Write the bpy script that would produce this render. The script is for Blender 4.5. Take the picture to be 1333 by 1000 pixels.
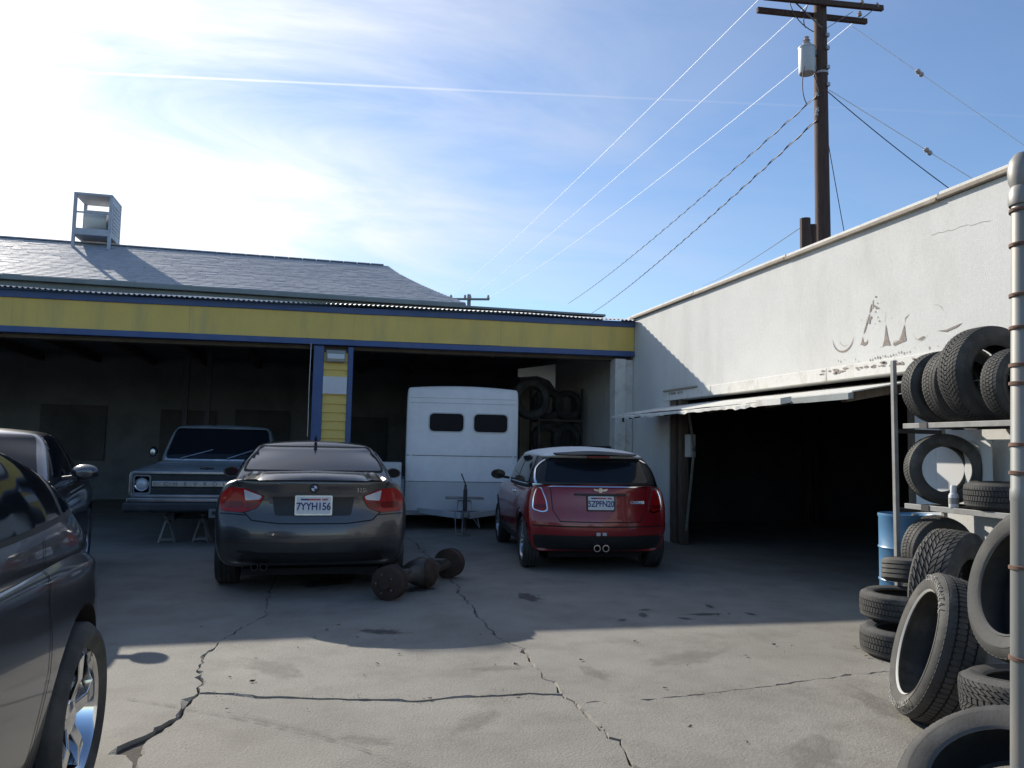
import bpy, bmesh, math, random
from mathutils import Vector, Matrix
from mathutils.bvhtree import BVHTree
R_ = math.radians
random.seed(7)
scene = bpy.context.scene
for o in list(bpy.data.objects): bpy.data.objects.remove(o)
C = scene.collection

# ------------------------------------------------------------------ camera
CAMH, YAW, PITCH, ROLL = 1.39, R_(14), R_(4.63), R_(1.1)
cd = bpy.data.cameras.new('camera'); cam = bpy.data.objects.new('camera', cd); C.objects.link(cam)
cd.sensor_width = 36; cd.lens = 1025/1333*36; cd.clip_start = .05; cd.clip_end = 6000
fw = Vector((math.sin(YAW)*math.cos(PITCH), math.cos(YAW)*math.cos(PITCH), math.sin(PITCH)))
rt = Vector((math.cos(YAW), -math.sin(YAW), 0)); up = rt.cross(fw)
r2 = rt*math.cos(ROLL)+up*math.sin(ROLL); u2 = r2.cross(fw)
m3 = Matrix((r2, u2, -fw)).transposed()
cam.matrix_world = Matrix.Translation((0, 0, CAMH)) @ m3.to_4x4()
scene.camera = cam

# ------------------------------------------------------------------ sky and sun
SUN_AZ, SUN_EL = R_(25), R_(25.9)          # azimuth to the left of +Y
sdir = Vector((-math.sin(SUN_AZ)*math.cos(SUN_EL), math.cos(SUN_AZ)*math.cos(SUN_EL), math.sin(SUN_EL)))
world = bpy.data.worlds.new('World'); scene.world = world; world.use_nodes = True
nt = world.node_tree; N = nt.nodes; L = nt.links
for n in list(N): N.remove(n)
def wn(t, **k):
    n = N.new(t)
    for a, b in k.items(): setattr(n, a, b)
    return n
def vmath(op, a, b=None):
    n = wn('ShaderNodeVectorMath', operation=op)
    for i, v in enumerate((a, b)):
        if v is None: continue
        if hasattr(v, 'links'): L.new(v, n.inputs[i])
        else: n.inputs[i].default_value = v
    return n
def fmath(op, a, b=None, clamp=False):
    n = wn('ShaderNodeMath', operation=op); n.use_clamp = clamp
    for i, v in enumerate((a, b)):
        if v is None: continue
        if hasattr(v, 'links'): L.new(v, n.inputs[i])
        else: n.inputs[i].default_value = v
    return n.outputs[0]
sky = wn('ShaderNodeTexSky', sky_type='NISHITA'); sky.sun_disc = False
sky.sun_elevation = SUN_EL; sky.sun_rotation = -SUN_AZ
sky.air_density = 1.15; sky.dust_density = .12; sky.ozone_density = 3.2
tc = wn('ShaderNodeTexCoord'); D = tc.outputs['Generated']
sep = wn('ShaderNodeSeparateXYZ'); L.new(D, sep.inputs[0])
zc = fmath('MAXIMUM', sep.outputs[2], .03)
zc = fmath('ADD', zc, .10)
cmb = wn('ShaderNodeCombineXYZ')
L.new(fmath('DIVIDE', sep.outputs[0], zc), cmb.inputs[0]); L.new(fmath('DIVIDE', sep.outputs[1], zc), cmb.inputs[1])
def noise(vec, scale, detail, rough, dist=0):
    n = wn('ShaderNodeTexNoise'); n.inputs['Scale'].default_value = scale; n.inputs['Detail'].default_value = detail
    n.inputs['Roughness'].default_value = rough; n.inputs['Distortion'].default_value = dist
    L.new(vec, n.inputs['Vector']); return n.outputs['Fac']
mp = wn('ShaderNodeMapping'); L.new(cmb.outputs[0], mp.inputs[0])
mp.inputs['Rotation'].default_value = (0, 0, R_(-28)); mp.inputs['Scale'].default_value = (.55, 1.0, 1)
mp.inputs['Location'].default_value = (2.42, 4.41, 0)
n1 = noise(mp.outputs[0], 1.5, 8, .60, .7)
n2 = noise(mp.outputs[0], .45, 3, .5, .2)
cosun = vmath('DOT_PRODUCT', D, tuple(sdir)).outputs['Value']
fwd_sc = fmath('POWER', fmath('MAXIMUM', cosun, 0), 5)          # thin ice cloud scatters forward
cov = fmath('ADD', fmath('MULTIPLY', n1, .75), fmath('MULTIPLY', n2, .75))
mr = wn('ShaderNodeMapRange'); L.new(cov, mr.inputs[0])
mr.inputs[1].default_value = .66; mr.inputs[2].default_value = .98; mr.inputs[3].default_value = 0; mr.inputs[4].default_value = 1
cl = fmath('ADD', fmath('MULTIPLY', mr.outputs[0], fmath('ADD', fmath('MULTIPLY', fwd_sc, 1.25), .07)), fmath('MULTIPLY', fwd_sc, .21), True)
# contrail: a thin streak along a great circle
def dirpix(x, y):
    return (r2*((x-666.5)/1025)+u2*(-(y-500)/1025)+fw).normalized()
ca, cb = dirpix(120, 95), dirpix(960, 134)
cn_ = ca.cross(cb).normalized()
dist = fmath('ABSOLUTE', vmath('DOT_PRODUCT', D, tuple(cn_)).outputs['Value'])
jit = fmath('MULTIPLY', noise(D, 22, 3, .6), .0012)
trail = fmath('SUBTRACT', 1, fmath('DIVIDE', dist, fmath('ADD', jit, .0012)), True)
t_al = fmath('MULTIPLY', trail, fmath('ADD', fmath('MULTIPLY', fwd_sc, .9), .06), True)
front = fmath('GREATER_THAN', vmath('DOT_PRODUCT', D, tuple(fw)).outputs['Value'], .0)
t_al = fmath('MULTIPLY', t_al, front)
ctot = fmath('ADD', cl, fmath('MULTIPLY', t_al, .55), True)
ccol = wn('ShaderNodeCombineColor')
cbr = fmath('ADD', fmath('MULTIPLY', fwd_sc, 5.0), 5.0)
L.new(cbr, ccol.inputs[0]); L.new(fmath('MULTIPLY', cbr, 1.0), ccol.inputs[1]); L.new(fmath('MULTIPLY', cbr, 1.03), ccol.inputs[2])
mx = wn('ShaderNodeMix', data_type='RGBA'); L.new(ctot, mx.inputs[0]); L.new(vmath('MULTIPLY', sky.outputs[0], (.93, .98, 1.09)).outputs[0], mx.inputs[6]); L.new(ccol.outputs[0], mx.inputs[7])
bg = wn('ShaderNodeBackground'); bg.inputs[1].default_value = .10; L.new(mx.outputs[2], bg.inputs[0])
wo = wn('ShaderNodeOutputWorld'); L.new(bg.outputs[0], wo.inputs[0])
sl = bpy.data.lights.new('sun', 'SUN'); sl.energy = 4.2; sl.angle = R_(.53); sl.color = (1, .93, .82)
so = bpy.data.objects.new('sun', sl); C.objects.link(so); so.rotation_euler = sdir.to_track_quat('Z', 'Y').to_euler(); so.location = (-10, 20, 15)
vs = scene.view_settings; vs.view_transform = 'Standard'; vs.look = 'None'; vs.gamma = 1; vs.use_curve_mapping = False
vs.exposure = .55
scene.cycles.caustics_reflective = False; scene.cycles.caustics_refractive = False; scene.cycles.max_bounces = 8; scene.cycles.diffuse_bounces = 4

# ------------------------------------------------------------------ materials
MATS = {}
def mat(name, col, rough=.7, metal=0, var=.0, vscale=6, bump=0, bscale=40, coat=0, dirt=None, dscale=2, damt=.5, spec=.5, emit=0, rvar=0, stretch=(1,1,1), dstretch=None, speck=None):
    if name in MATS: return MATS[name]
    m = bpy.data.materials.new(name); m.use_nodes = True
    t = m.node_tree; b = t.nodes['Principled BSDF']; b.inputs['Base Color'].default_value = (*col, 1)
    b.inputs['Roughness'].default_value = rough; b.inputs['Metallic'].default_value = metal
    b.inputs['Specular IOR Level'].default_value = spec
    if coat: b.inputs['Coat Weight'].default_value = coat; b.inputs['Coat Roughness'].default_value = .06
    if emit: b.inputs['Emission Color'].default_value = (*col, 1); b.inputs['Emission Strength'].default_value = emit
    tcn = t.nodes.new('ShaderNodeTexCoord'); src = tcn.outputs['Object']
    if stretch != (1,1,1):
        mpn = t.nodes.new('ShaderNodeMapping'); mpn.inputs['Scale'].default_value = stretch; t.links.new(src, mpn.inputs[0]); src = mpn.outputs[0]
    def nz(s, d=6, r=.6):
        n = t.nodes.new('ShaderNodeTexNoise'); n.inputs['Scale'].default_value = s; n.inputs['Detail'].default_value = d; n.inputs['Roughness'].default_value = r
        t.links.new(src, n.inputs['Vector']); return n
    out = None
    if var:
        n = nz(vscale); rm = t.nodes.new('ShaderNodeValToRGB'); t.links.new(n.outputs['Fac'], rm.inputs[0])
        rm.color_ramp.elements[0].position = .3; rm.color_ramp.elements[1].position = .7
        rm.color_ramp.elements[0].color = (*[max(0, c*(1-var)) for c in col], 1); rm.color_ramp.elements[1].color = (*[min(1, c*(1+var)) for c in col], 1)
        out = rm.outputs[0]
    if dirt:
        n = nz(dscale, 8, .65)
        if dstretch:
            mp2 = t.nodes.new('ShaderNodeMapping'); mp2.inputs['Scale'].default_value = dstretch; t.links.new(src, mp2.inputs[0]); t.links.new(mp2.outputs[0], n.inputs['Vector'])
        r2_ = t.nodes.new('ShaderNodeMapRange'); t.links.new(n.outputs['Fac'], r2_.inputs[0])
        r2_.inputs[1].default_value = .48; r2_.inputs[2].default_value = .72; r2_.inputs[4].default_value = damt
        mxn = t.nodes.new('ShaderNodeMix'); mxn.data_type = 'RGBA'; t.links.new(r2_.outputs[0], mxn.inputs[0])
        if out: t.links.new(out, mxn.inputs[6])
        else: mxn.inputs[6].default_value = (*col, 1)
        mxn.inputs[7].default_value = (*dirt, 1); out = mxn.outputs[2]
    if speck:
        n = nz(speck[0], 4, .7); r4 = t.nodes.new('ShaderNodeMapRange'); t.links.new(n.outputs['Fac'], r4.inputs[0])
        r4.inputs[1].default_value = .35; r4.inputs[2].default_value = .65; r4.inputs[3].default_value = 1-speck[1]; r4.inputs[4].default_value = 1+speck[1]*.7
        vm = t.nodes.new('ShaderNodeVectorMath'); vm.operation = 'SCALE'; t.links.new(out, vm.inputs[0]); t.links.new(r4.outputs[0], vm.inputs['Scale']); out = vm.outputs[0]
    if out: t.links.new(out, b.inputs['Base Color'])
    if rvar:
        n = nz(vscale*1.7); r3 = t.nodes.new('ShaderNodeMapRange'); t.links.new(n.outputs['Fac'], r3.inputs[0])
        r3.inputs[3].default_value = max(.02, rough-rvar); r3.inputs[4].default_value = min(1, rough+rvar); t.links.new(r3.outputs[0], b.inputs['Roughness'])
    if bump:
        n = nz(bscale, 6, .6); bn = t.nodes.new('ShaderNodeBump'); bn.inputs['Strength'].default_value = bump; bn.inputs['Distance'].default_value = .01
        t.links.new(n.outputs['Fac'], bn.inputs['Height']); t.links.new(bn.outputs[0], b.inputs['Normal'])
    MATS[name] = m; return m

mat('concrete', (.255, .24, .205), .88, var=.15, vscale=1.3, bump=.5, bscale=75, dirt=(.165, .148, .122), dscale=2.3, damt=.7, speck=(85, .13))
mat('dirt', (.06, .05, .04), .95, var=.3, vscale=9, bump=.5)
mat('oil', (.045, .043, .042), .45, var=.3, vscale=12)
mat('stain', (.17, .155, .13), .8, var=.15, vscale=12)
mat('stucco', (.70, .695, .66), .92, var=.035, vscale=2.2, bump=.3, bscale=95, dirt=(.55, .535, .49), dscale=1.6, damt=.6, dstretch=(1, 1, .35), speck=(30, .05))
mat('coping', (.30, .255, .20), .8, var=.2, vscale=8)
mat('flake', (.30, .25, .21), .9, var=.25, vscale=40)
mat('flake_edge', (.52, .48, .40), .9)
mat('white_paint', (.74, .74, .72), .55, var=.05, dirt=(.45, .43, .40), dscale=3, damt=.4)
mat('white_wood', (.70, .69, .64), .7, var=.08, vscale=5, dirt=(.30, .26, .21), dscale=5, damt=.6, bump=.2)
mat('yellow', (.70, .51, .13), .6, var=.07, vscale=2, dirt=(.44, .36, .15), dscale=2.2, damt=.65, bump=.1, dstretch=(1.5, 1, .25))
mat('blue', (.048, .095, .235), .55, var=.12, vscale=3, dirt=(.09, .12, .22), dscale=4, damt=.6, dstretch=(1, 1, .4))
mat('galv', (.50, .50, .50), .42, metal=1, var=.15, vscale=6, rvar=.15)
mat('gutter', (.24, .27, .27), .6, var=.12, vscale=3, dirt=(.16, .17, .16), dscale=2.5)
mat('interior', (.16, .18, .20), .9, var=.12, vscale=1.4, dirt=(.08, .09, .10), dscale=1.2, damt=.7)
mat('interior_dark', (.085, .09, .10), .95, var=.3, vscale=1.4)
mat('rafter', (.10, .08, .06), .9, var=.25, vscale=4)
mat('brown_wood', (.13, .10, .075), .8, var=.3, vscale=7, dirt=(.07, .055, .04), damt=.6, stretch=(4,4,.6))
mat('pole_wood', (.085, .05, .038), .85, var=.3, vscale=9, bump=.5, bscale=18, stretch=(3,3,.3))
mat('grey_metal', (.36, .37, .38), .45, metal=.6, var=.1)
mat('tank', (.52, .54, .56), .5, metal=.2, var=.06)
mat('dark_metal', (.06, .06, .063), .55, metal=.4, var=.2)
mat('steel', (.22, .22, .22), .5, metal=.7, var=.25, dirt=(.15, .09, .05), dscale=5, damt=.6)
mat('shelf_paint', (.30, .30, .285), .6, var=.15, vscale=8, dirt=(.16, .12, .09), dscale=6, damt=.6)
mat('rust', (.050, .031, .023), .9, var=.4, vscale=14, bump=.5, dirt=(.05, .035, .03), dscale=8, damt=.7)
mat('greasy', (.055, .05, .045), .65, var=.4, vscale=10, bump=.3, dirt=(.11, .09, .07), dscale=7, damt=.6)
mat('rust_band', (.15, .085, .06), .9, var=.3, vscale=30)
mat('post_paint', (.23, .235, .225), .5, metal=.25, var=.12, vscale=9, dirt=(.32, .25, .20), dscale=6, damt=.5, stretch=(3,3,.5))
mat('wire_light', (.85, .85, .85), .7, metal=.5)
mat('wire_dark', (.03, .03, .035), .6)
mat('ceramic', (.45, .40, .38), .3)
mat('rubber', (.040, .040, .038), .78, var=.22, vscale=9, bump=.15, bscale=70, dirt=(.13, .125, .11), dscale=4, damt=.6)
mat('rubber2', (.060, .058, .053), .82, var=.22, vscale=9, bump=.15, bscale=70, dirt=(.17, .16, .14), dscale=5, damt=.65)
mat('rubber_in', (.018, .018, .018), .6, var=.3)
mat('bead', (.075, .075, .073), .6, var=.2)
mat('bead_light', (.55, .54, .50), .5, var=.1)
mat('letter', (.30, .295, .27), .8)
mat('drum_blue', (.085, .22, .38), .4, var=.1, vscale=5, dirt=(.13, .22, .33), dscale=4, damt=.5)
mat('plastic_white', (.72, .72, .70), .35)
mat('plastic_red', (.45, .06, .05), .4)
mat('bmw_paint', (.075, .075, .078), .32, metal=.55, coat=.8, var=.05, dirt=(.15, .14, .13), dscale=2.2, damt=.35)
mat('near_paint', (.078, .084, .092), .30, metal=.55, coat=1, var=.04, dirt=(.13, .12, .105), dscale=2, damt=.35)
mat('dark_paint', (.03, .038, .055), .3, metal=.45, coat=1, dirt=(.09, .09, .09), dscale=2.5, damt=.4)
mat('mini_red', (.26, .012, .016), .3, metal=.1, coat=.9, var=.05, dirt=(.20, .05, .045), dscale=2.5, damt=.35)
mat('truck_paint', (.23, .26, .275), .5, metal=.1, coat=.2, var=.1, dirt=(.13, .13, .12), dscale=2.5, damt=.6)
mat('truck_dark', (.05, .052, .055), .6, var=.3)
mat('black_plastic', (.018, .018, .019), .5)
mat('gap', (.006, .006, .006), .8)
mat('well', (.008, .008, .008), .9)
mat('tint', (.010, .013, .018), .06, coat=0, spec=.35, rvar=0)
mat('tint_dusty', (.03, .035, .045), .14, spec=.7, dirt=(.07, .075, .08), dscale=3, damt=.6)
mat('tail_red', (.34, .008, .010), .18, coat=.25, spec=.3)
mat('tail_dark', (.16, .006, .008), .2, coat=.25, spec=.3)
mat('lens', (.55, .57, .60), .12, coat=1)
mat('chrome', (.72, .73, .74), .10, metal=1)
mat('worn_chrome', (.42, .43, .45), .28, metal=1, var=.2)
mat('alloy', (.42, .43, .44), .3, metal=1, var=.1)
mat('plate', (.66, .67, .68), .45, var=.05)
mat('plate_blue', (.02, .04, .16), .5)
mat('plate_red', (.5, .07, .06), .5)
mat('sign_white', (.62, .63, .64), .6, var=.05)
mat('lamp_glass', (.62, .63, .60), .25)
mat('trailer_white', (.86, .87, .88), .4, var=.04, dirt=(.70, .70, .70), dscale=2, damt=.4)
mat('trailer_lower', (.60, .61, .62), .5, var=.08, dirt=(.35, .34, .33), dscale=3, damt=.4)
mat('glass_deep', (.014, .018, .026), .12, spec=.12)
mat('window_dark', (.012, .012, .014), .5, spec=.15)
mat('roof_board', (.12, .12, .12), .9)
mat('cooler', (.42, .45, .50), .5, metal=.2, var=.1, dirt=(.3, .27, .24), dscale=4)
mat('cooler_pad', (.30, .28, .25), .9, var=.3, vscale=20)
M = MATS
def soft(name, col, rough, amt, radial=True):
    m = mat(name, col, rough, var=.25, vscale=3); t = m.node_tree; b = t.nodes['Principled BSDF']
    tc_ = t.nodes.new('ShaderNodeTexCoord'); n = t.nodes.new('ShaderNodeTexNoise'); n.inputs['Scale'].default_value = 2.6 if radial else 14; n.inputs['Detail'].default_value = 6
    t.links.new(tc_.outputs['Object'], n.inputs['Vector'])
    def mm(op, a, b_, cl=False):
        q = t.nodes.new('ShaderNodeMath'); q.operation = op; q.use_clamp = cl
        for i, v in enumerate((a, b_)):
            if hasattr(v, 'links'): t.links.new(v, q.inputs[i])
            else: q.inputs[i].default_value = v
        return q.outputs[0]
    if radial:
        ln = t.nodes.new('ShaderNodeVectorMath'); ln.operation = 'LENGTH'; t.links.new(tc_.outputs['Object'], ln.inputs[0])
        a = mm('ADD', mm('SUBTRACT', .80, ln.outputs['Value']), mm('MULTIPLY', mm('SUBTRACT', n.outputs['Fac'], .5), 2.2))
        a = mm('MULTIPLY', mm('MULTIPLY', a, 1.8, True), amt)
    else: a = mm('MULTIPLY', mm('SUBTRACT', n.outputs['Fac'], .38, True), amt*2.2, True)
    t.links.new(a, b.inputs['Alpha'])
soft('oil_soft', (.05, .048, .046), .55, .75); soft('stain_soft', (.17, .15, .125), .85, .26); soft('mark_soft', (.09, .085, .08), .9, .55, False)

def shingle_mats():
    cs = [(.35, .37, .405), (.37, .39, .42), (.34, .36, .395), (.385, .40, .425), (.36, .38, .41)]
    return [mat('shingle_%d' % i, c, .7, var=.16, vscale=7, bump=.3, bscale=70) for i, c in enumerate(cs)]

# ------------------------------------------------------------------ mesh helpers
class MB:
    def __init__(s): s.v = []; s.f = []
    def add(s, vs_, fs):
        o = len(s.v); s.v += [tuple(p) for p in vs_]; s.f += [tuple(i+o for i in f) for f in fs]; return s
    def box(s, x0, x1, y0, y1, z0, z1):
        return s.add([(x0,y0,z0),(x1,y0,z0),(x1,y1,z0),(x0,y1,z0),(x0,y0,z1),(x1,y0,z1),(x1,y1,z1),(x0,y1,z1)],
                     [(0,3,2,1),(4,5,6,7),(0,1,5,4),(1,2,6,5),(2,3,7,6),(3,0,4,7)])
    def bar(s, a, b, w, h, upv=(0,0,1)):
        a, b = Vector(a), Vector(b); d = (b-a).normalized(); u = Vector(upv)
        if abs(d.dot(u)) > .98: u = Vector((1,0,0))
        sx = d.cross(u).normalized(); u = sx.cross(d).normalized()
        vs_ = []
        for p in (a, b):
            for i, j in ((-1,-1),(1,-1),(1,1),(-1,1)): vs_.append(p+sx*(i*w/2)+u*(j*h/2))
        return s.add(vs_, [(0,1,2,3),(7,6,5,4),(0,4,5,1),(1,5,6,2),(2,6,7,3),(3,7,4,0)])
    def tube(s, pts, r, n=8, caps=True, radii=None):
        pts = [Vector(p) for p in pts]; k = len(pts); vs_ = []
        ref = None
        for i, p in enumerate(pts):
            d = (pts[min(i+1,k-1)]-pts[max(i-1,0)]).normalized()
            if ref is None:
                ref = Vector((0,0,1)) if abs(d.z) < .9 else Vector((1,0,0))
            a = d.cross(ref).normalized(); b = d.cross(a).normalized(); ref = a.cross(d) if abs(d.dot(ref)) > .99 else ref
            rr = radii[i] if radii else r
            for q in range(n):
                t = 2*math.pi*q/n; vs_.append(p+(a*math.cos(t)+b*math.sin(t))*rr)
        fs = [(i*n+q, i*n+(q+1)%n, (i+1)*n+(q+1)%n, (i+1)*n+q) for i in range(k-1) for q in range(n)]
        if caps: fs += [tuple(range(n))[::-1], tuple((k-1)*n+q for q in range(n))]
        return s.add(vs_, fs)
    def lathe(s, prof, n=32, axis='z', closed=False, c=(0,0,0)):
        # prof: (radius, along-axis)
        vs_ = []; k = len(prof)
        for q in range(n):
            t = 2*math.pi*q/n; co, si = math.cos(t), math.sin(t)
            for r, h in prof:
                p = {'z': (r*co, r*si, h), 'x': (h, r*co, r*si), 'y': (r*co, h, r*si)}[axis]
                vs_.append((p[0]+c[0], p[1]+c[1], p[2]+c[2]))
        fs = []
        for q in range(n):
            for i in range(k if closed else k-1):
                fs.append((q*k+i, q*k+(i+1)%k, ((q+1)%n)*k+(i+1)%k, ((q+1)%n)*k+i))
        return s.add(vs_, fs)
    def prism(s, poly, a, b, axis='y'):
        # poly in the two other axes; extruded from a to b
        def P(u, w, t): return {'y': (u,t,w), 'x': (t,u,w), 'z': (u,w,t)}[axis]
        n = len(poly)
        return s.add([P(u,w,a) for u,w in poly]+[P(u,w,b) for u,w in poly],
                     [tuple(range(n))[::-1], tuple(range(n,2*n))]+[(i,(i+1)%n,n+(i+1)%n,n+i) for i in range(n)])
    def mesh(s, name, bevel=0, smooth=False, tri=False):
        me = bpy.data.meshes.new(name); me.from_pydata(s.v, [], s.f)
        bm = bmesh.new(); bm.from_mesh(me); bmesh.ops.remove_doubles(bm, verts=bm.verts, dist=1e-5)
        bmesh.ops.recalc_face_normals(bm, faces=bm.faces)
        if bevel:
            es = [e for e in bm.edges if len(e.link_faces) == 2 and e.calc_face_angle(0) > .5]
            bmesh.ops.bevel(bm, geom=es, offset=bevel, segments=2, affect='EDGES', profile=.5, clamp_overlap=True)
        if tri: bmesh.ops.triangulate(bm, faces=[f for f in bm.faces if len(f.verts) > 4])
        bm.to_mesh(me); bm.free()
        if smooth:
            me.polygons.foreach_set('use_smooth', [True]*len(me.polygons)); me.set_sharp_from_angle(angle=R_(38))
        return me
    def build(s, name, m, parent=None, bevel=0, smooth=False, loc=None, tri=False):
        return link(name, s.mesh(name, bevel, smooth, tri), m, parent, loc)
def link(name, me, m, parent=None, loc=None):
    if m is not None and not me.materials: me.materials.append(M[m] if isinstance(m, str) else m)
    o = bpy.data.objects.new(name, me); C.objects.link(o)
    if parent: o.parent = parent
    if loc: o.location = loc
    return o
def tag(o, label, cat=None, group=None, kind=None):
    if label: o['label'] = label
    if cat: o['category'] = cat
    if group: o['group'] = group
    if kind: o['kind'] = kind
    return o
def thing(name, label, cat, loc=(0,0,0), rz=0, group=None):
    o = bpy.data.objects.new(name, None); C.objects.link(o); o.location = loc; o.rotation_euler = (0,0,rz); o.empty_display_size = .1
    return tag(o, label, cat, group)
def text_mesh(name, s, size, depth=.002, spacing=1.0, xs=1.0, bold=0.0):
    cu = bpy.data.curves.new('t', 'FONT'); cu.offset = bold; cu.body = s; cu.size = size; cu.align_x = 'CENTER'; cu.align_y = 'CENTER'; cu.extrude = depth; cu.space_character = spacing; cu.resolution_u = 3
    o = bpy.data.objects.new('t', cu); C.objects.link(o)
    dg = bpy.context.evaluated_depsgraph_get(); me = bpy.data.meshes.new_from_object(o.evaluated_get(dg)); me.name = name
    bpy.data.objects.remove(o); bpy.data.curves.remove(cu)
    me.materials.clear(); me.transform(Matrix.Diagonal((xs, 1, 1, 1))); return me
def rpoly(pts, r=.02, seg=4):
    out = []; n = len(pts)
    for i in range(n):
        p, a, b = Vector(pts[i]), Vector(pts[i-1]), Vector(pts[(i+1)%n])
        da, db = (a-p), (b-p); rr = min(r, da.length*.45, db.length*.45)
        A, B = p+da.normalized()*rr, p+db.normalized()*rr
        for q in range(seg+1):
            t = q/seg; out.append(tuple(A*(1-t)**2+p*2*t*(1-t)+B*t*t))
    return out
def rrect(x0, x1, y0, y1, r=.03, seg=4): return rpoly([(x0,y0),(x1,y0),(x1,y1),(x0,y1)], r, seg)
def dup(o, parent=None):
    c = o.copy(); C.objects.link(c); c.parent = parent
    for ch in list(o.children): dup(ch, c)
    return c

# ------------------------------------------------------------------ ground and slabs
g = MB().add([(-600,-600,-.022),(600,-600,-.022),(600,600,-.022),(-600,600,-.022)], [(0,1,2,3)]).build('ground', 'dirt')
tag(g, None, kind='structure')
def rough_line(pts, step=.05, amp=.018, seed=1):
    rnd = random.Random(seed); out = [Vector(pts[0])]
    wob = 0
    for a, b in zip(pts, pts[1:]):
        a, b = Vector(a), Vector(b); n = max(1, int((b-a).length/step)); d = (b-a).normalized(); nn = Vector((-d.y, d.x))
        for i in range(1, n+1):
            wob = wob*.72+rnd.gauss(0, amp)*.62
            out.append(a.lerp(b, i/n)+nn*(wob if not (i == n and b == Vector(pts[-1])) else 0)+d*rnd.uniform(-.3,.3)*step*(0 if i == n else 1))
    return out
c1 = rough_line([(-.38,12.45),(-.36,9.5),(-.332,6.82),(-.537,6.19),(-.64,5.66),(-.59,5.04),(-.581,4.77),(-.636,4.38),(-.677,4.02),(-.704,3.76),(-.72,3.0),(-.70,-4)], seed=3)
c3 = rough_line([(1.44,12.45),(1.46,10),(1.43,8.04),(1.367,6.56),(1.364,5.71),(1.447,5.4),(1.431,4.92),(1.431,4.37),(1.451,3.98),(1.45,3.65),(1.425,3.33),(1.44,2.6),(1.40,-4)], seed=5)
i1 = min(range(len(c1)), key=lambda i: abs(c1[i].y-4.77)); i3 = min(range(len(c3)), key=lambda i: abs(c3[i].y-4.37)); i4 = min(range(len(c3)), key=lambda i: abs(c3[i].y-4.20))
c2 = rough_line([tuple(c1[i1]),(-.3,4.66),(-.022,4.57),(.588,4.416),(.95,4.43),(1.246,4.432),tuple(c3[i3])], amp=.010, seed=8)
c4 = rough_line([tuple(c3[i4]),(1.75,4.215),(2.04,4.214),(2.67,4.287),(3.05,4.377),(3.63,4.442),(4.4,4.47),(5.33,4.5)], amp=.010, seed=9)
def slab(name, loops, z, seed, bite=None):
    """loops: list of (points, is_crack); walked counter-clockwise"""
    rnd = random.Random(seed); pts = []; cr = []
    for p, k in loops:
        for q in (p if not pts else p): 
            if pts and (Vector(q)-pts[-1]).length < 1e-4: cr[-1] = cr[-1] or k; continue
            pts.append(Vector(q)); cr.append(k)
    if (pts[0]-pts[-1]).length < 1e-4: pts.pop(); cr.pop()
    n = len(pts)
    area = sum(pts[i].x*pts[(i+1)%n].y-pts[(i+1)%n].x*pts[i].y for i in range(n))
    sg = 1 if area > 0 else -1
    top, mid, bot = [], [], []
    gw = .004
    for i in range(n):
        d = (pts[(i+1)%n]-pts[i-1]).normalized(); nn = Vector((-d.y, d.x))*sg
        if cr[i]:
            gw = min(.0065, max(.001, gw+rnd.gauss(0,.0013))); chip = max(0, rnd.gauss(.0, .011))+.002
            if rnd.random() < .035: gw += .008; chip += .018
            b = bite(pts[i]) if bite else 0
            a = pts[i]+nn*(gw+b); t = pts[i]+nn*(gw+chip+b*1.04)
        else: a = pts[i]; t = pts[i]
        top.append((t.x,t.y,z)); mid.append((a.x,a.y,z-.014)); bot.append((a.x,a.y,-.048))
    mb = MB(); mb.add(top+mid+bot, [tuple(range(n))]+[(i,(i+1)%n,n+(i+1)%n,n+i) for i in range(n)]+[(n+i,n+(i+1)%n,2*n+(i+1)%n,2*n+i) for i in range(n)])
    return mb.build(name, 'concrete', g, tri=True)
def bite(p): 
    return max(0, .10*math.exp(-((p.y-4.0)/.10)**2)+.035*math.exp(-((p.y-4.25)/.12)**2))
rev = lambda l: list(reversed(l))
slab('concrete_slab', [(c1, True), ([(-.70,-4),(-25,-4),(-25,12.45),(-.38,12.45)], False)], 0.0, 1, bite)
slab('concrete_slab', [(c1[:i1+1], True), (c2, True), (rev(c3[:i3+1]), True)], .003, 2)
slab('concrete_slab', [(c1[i1:], True), (rev(c3[i3:]), True), (rev(c2), True)], -.002, 4)
slab('concrete_slab', [(c3[:i4+1], True), (c4, True), ([(5.33,12.45),(1.44,12.45)], False)], .001, 6)
slab('concrete_slab', [(c3[i4:], True), ([(1.40,-4),(14,-4),(14,4.5),(5.33,4.5)], False), (rev(c4), True)], .005, 7)
MB().box(-14, 5.30, 12.47, 21, -.06, -.004).build('shop_floor', 'concrete', g)
MB().box(5.35, 13, 4.52, 14.6, -.06, -.006).build('garage_floor', 'concrete', g)
# stains with a shape of their own, tyre marks, small debris
disc = MB().add([(0,0,0)]+[(1.35*math.cos(2*math.pi*q/20),1.35*math.sin(2*math.pi*q/20),0) for q in range(20)], [(0,1+q,1+(q+1)%20) for q in range(20)])
def blob(name, c, rx, ry, m, z, ang):
    o = disc.build(name, m, g, loc=(c[0],c[1],z)); o.scale = (rx,ry,1); o.rotation_euler = (0,0,ang); return o
for i, (x, y, a, b) in enumerate([(3.3,6.25,.20,.07),(2.75,6.3,.13,.06),(3.05,6.12,.09,.05),(2.5,6.15,.07,.05),(3.7,6.2,.08,.04),(2.85,6.5,.08,.05),(3.5,6.55,.12,.05),
                              (.55,6.05,.24,.12),(.2,8.3,.5,.35),(3.1,10.0,.5,.4),(1.0,7.7,.32,.16),(2.0,7.2,.3,.15)]):
    blob('oil_stain', (x,y), a, b, 'oil_soft', .0075+.0002*i, i*1.3)
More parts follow.
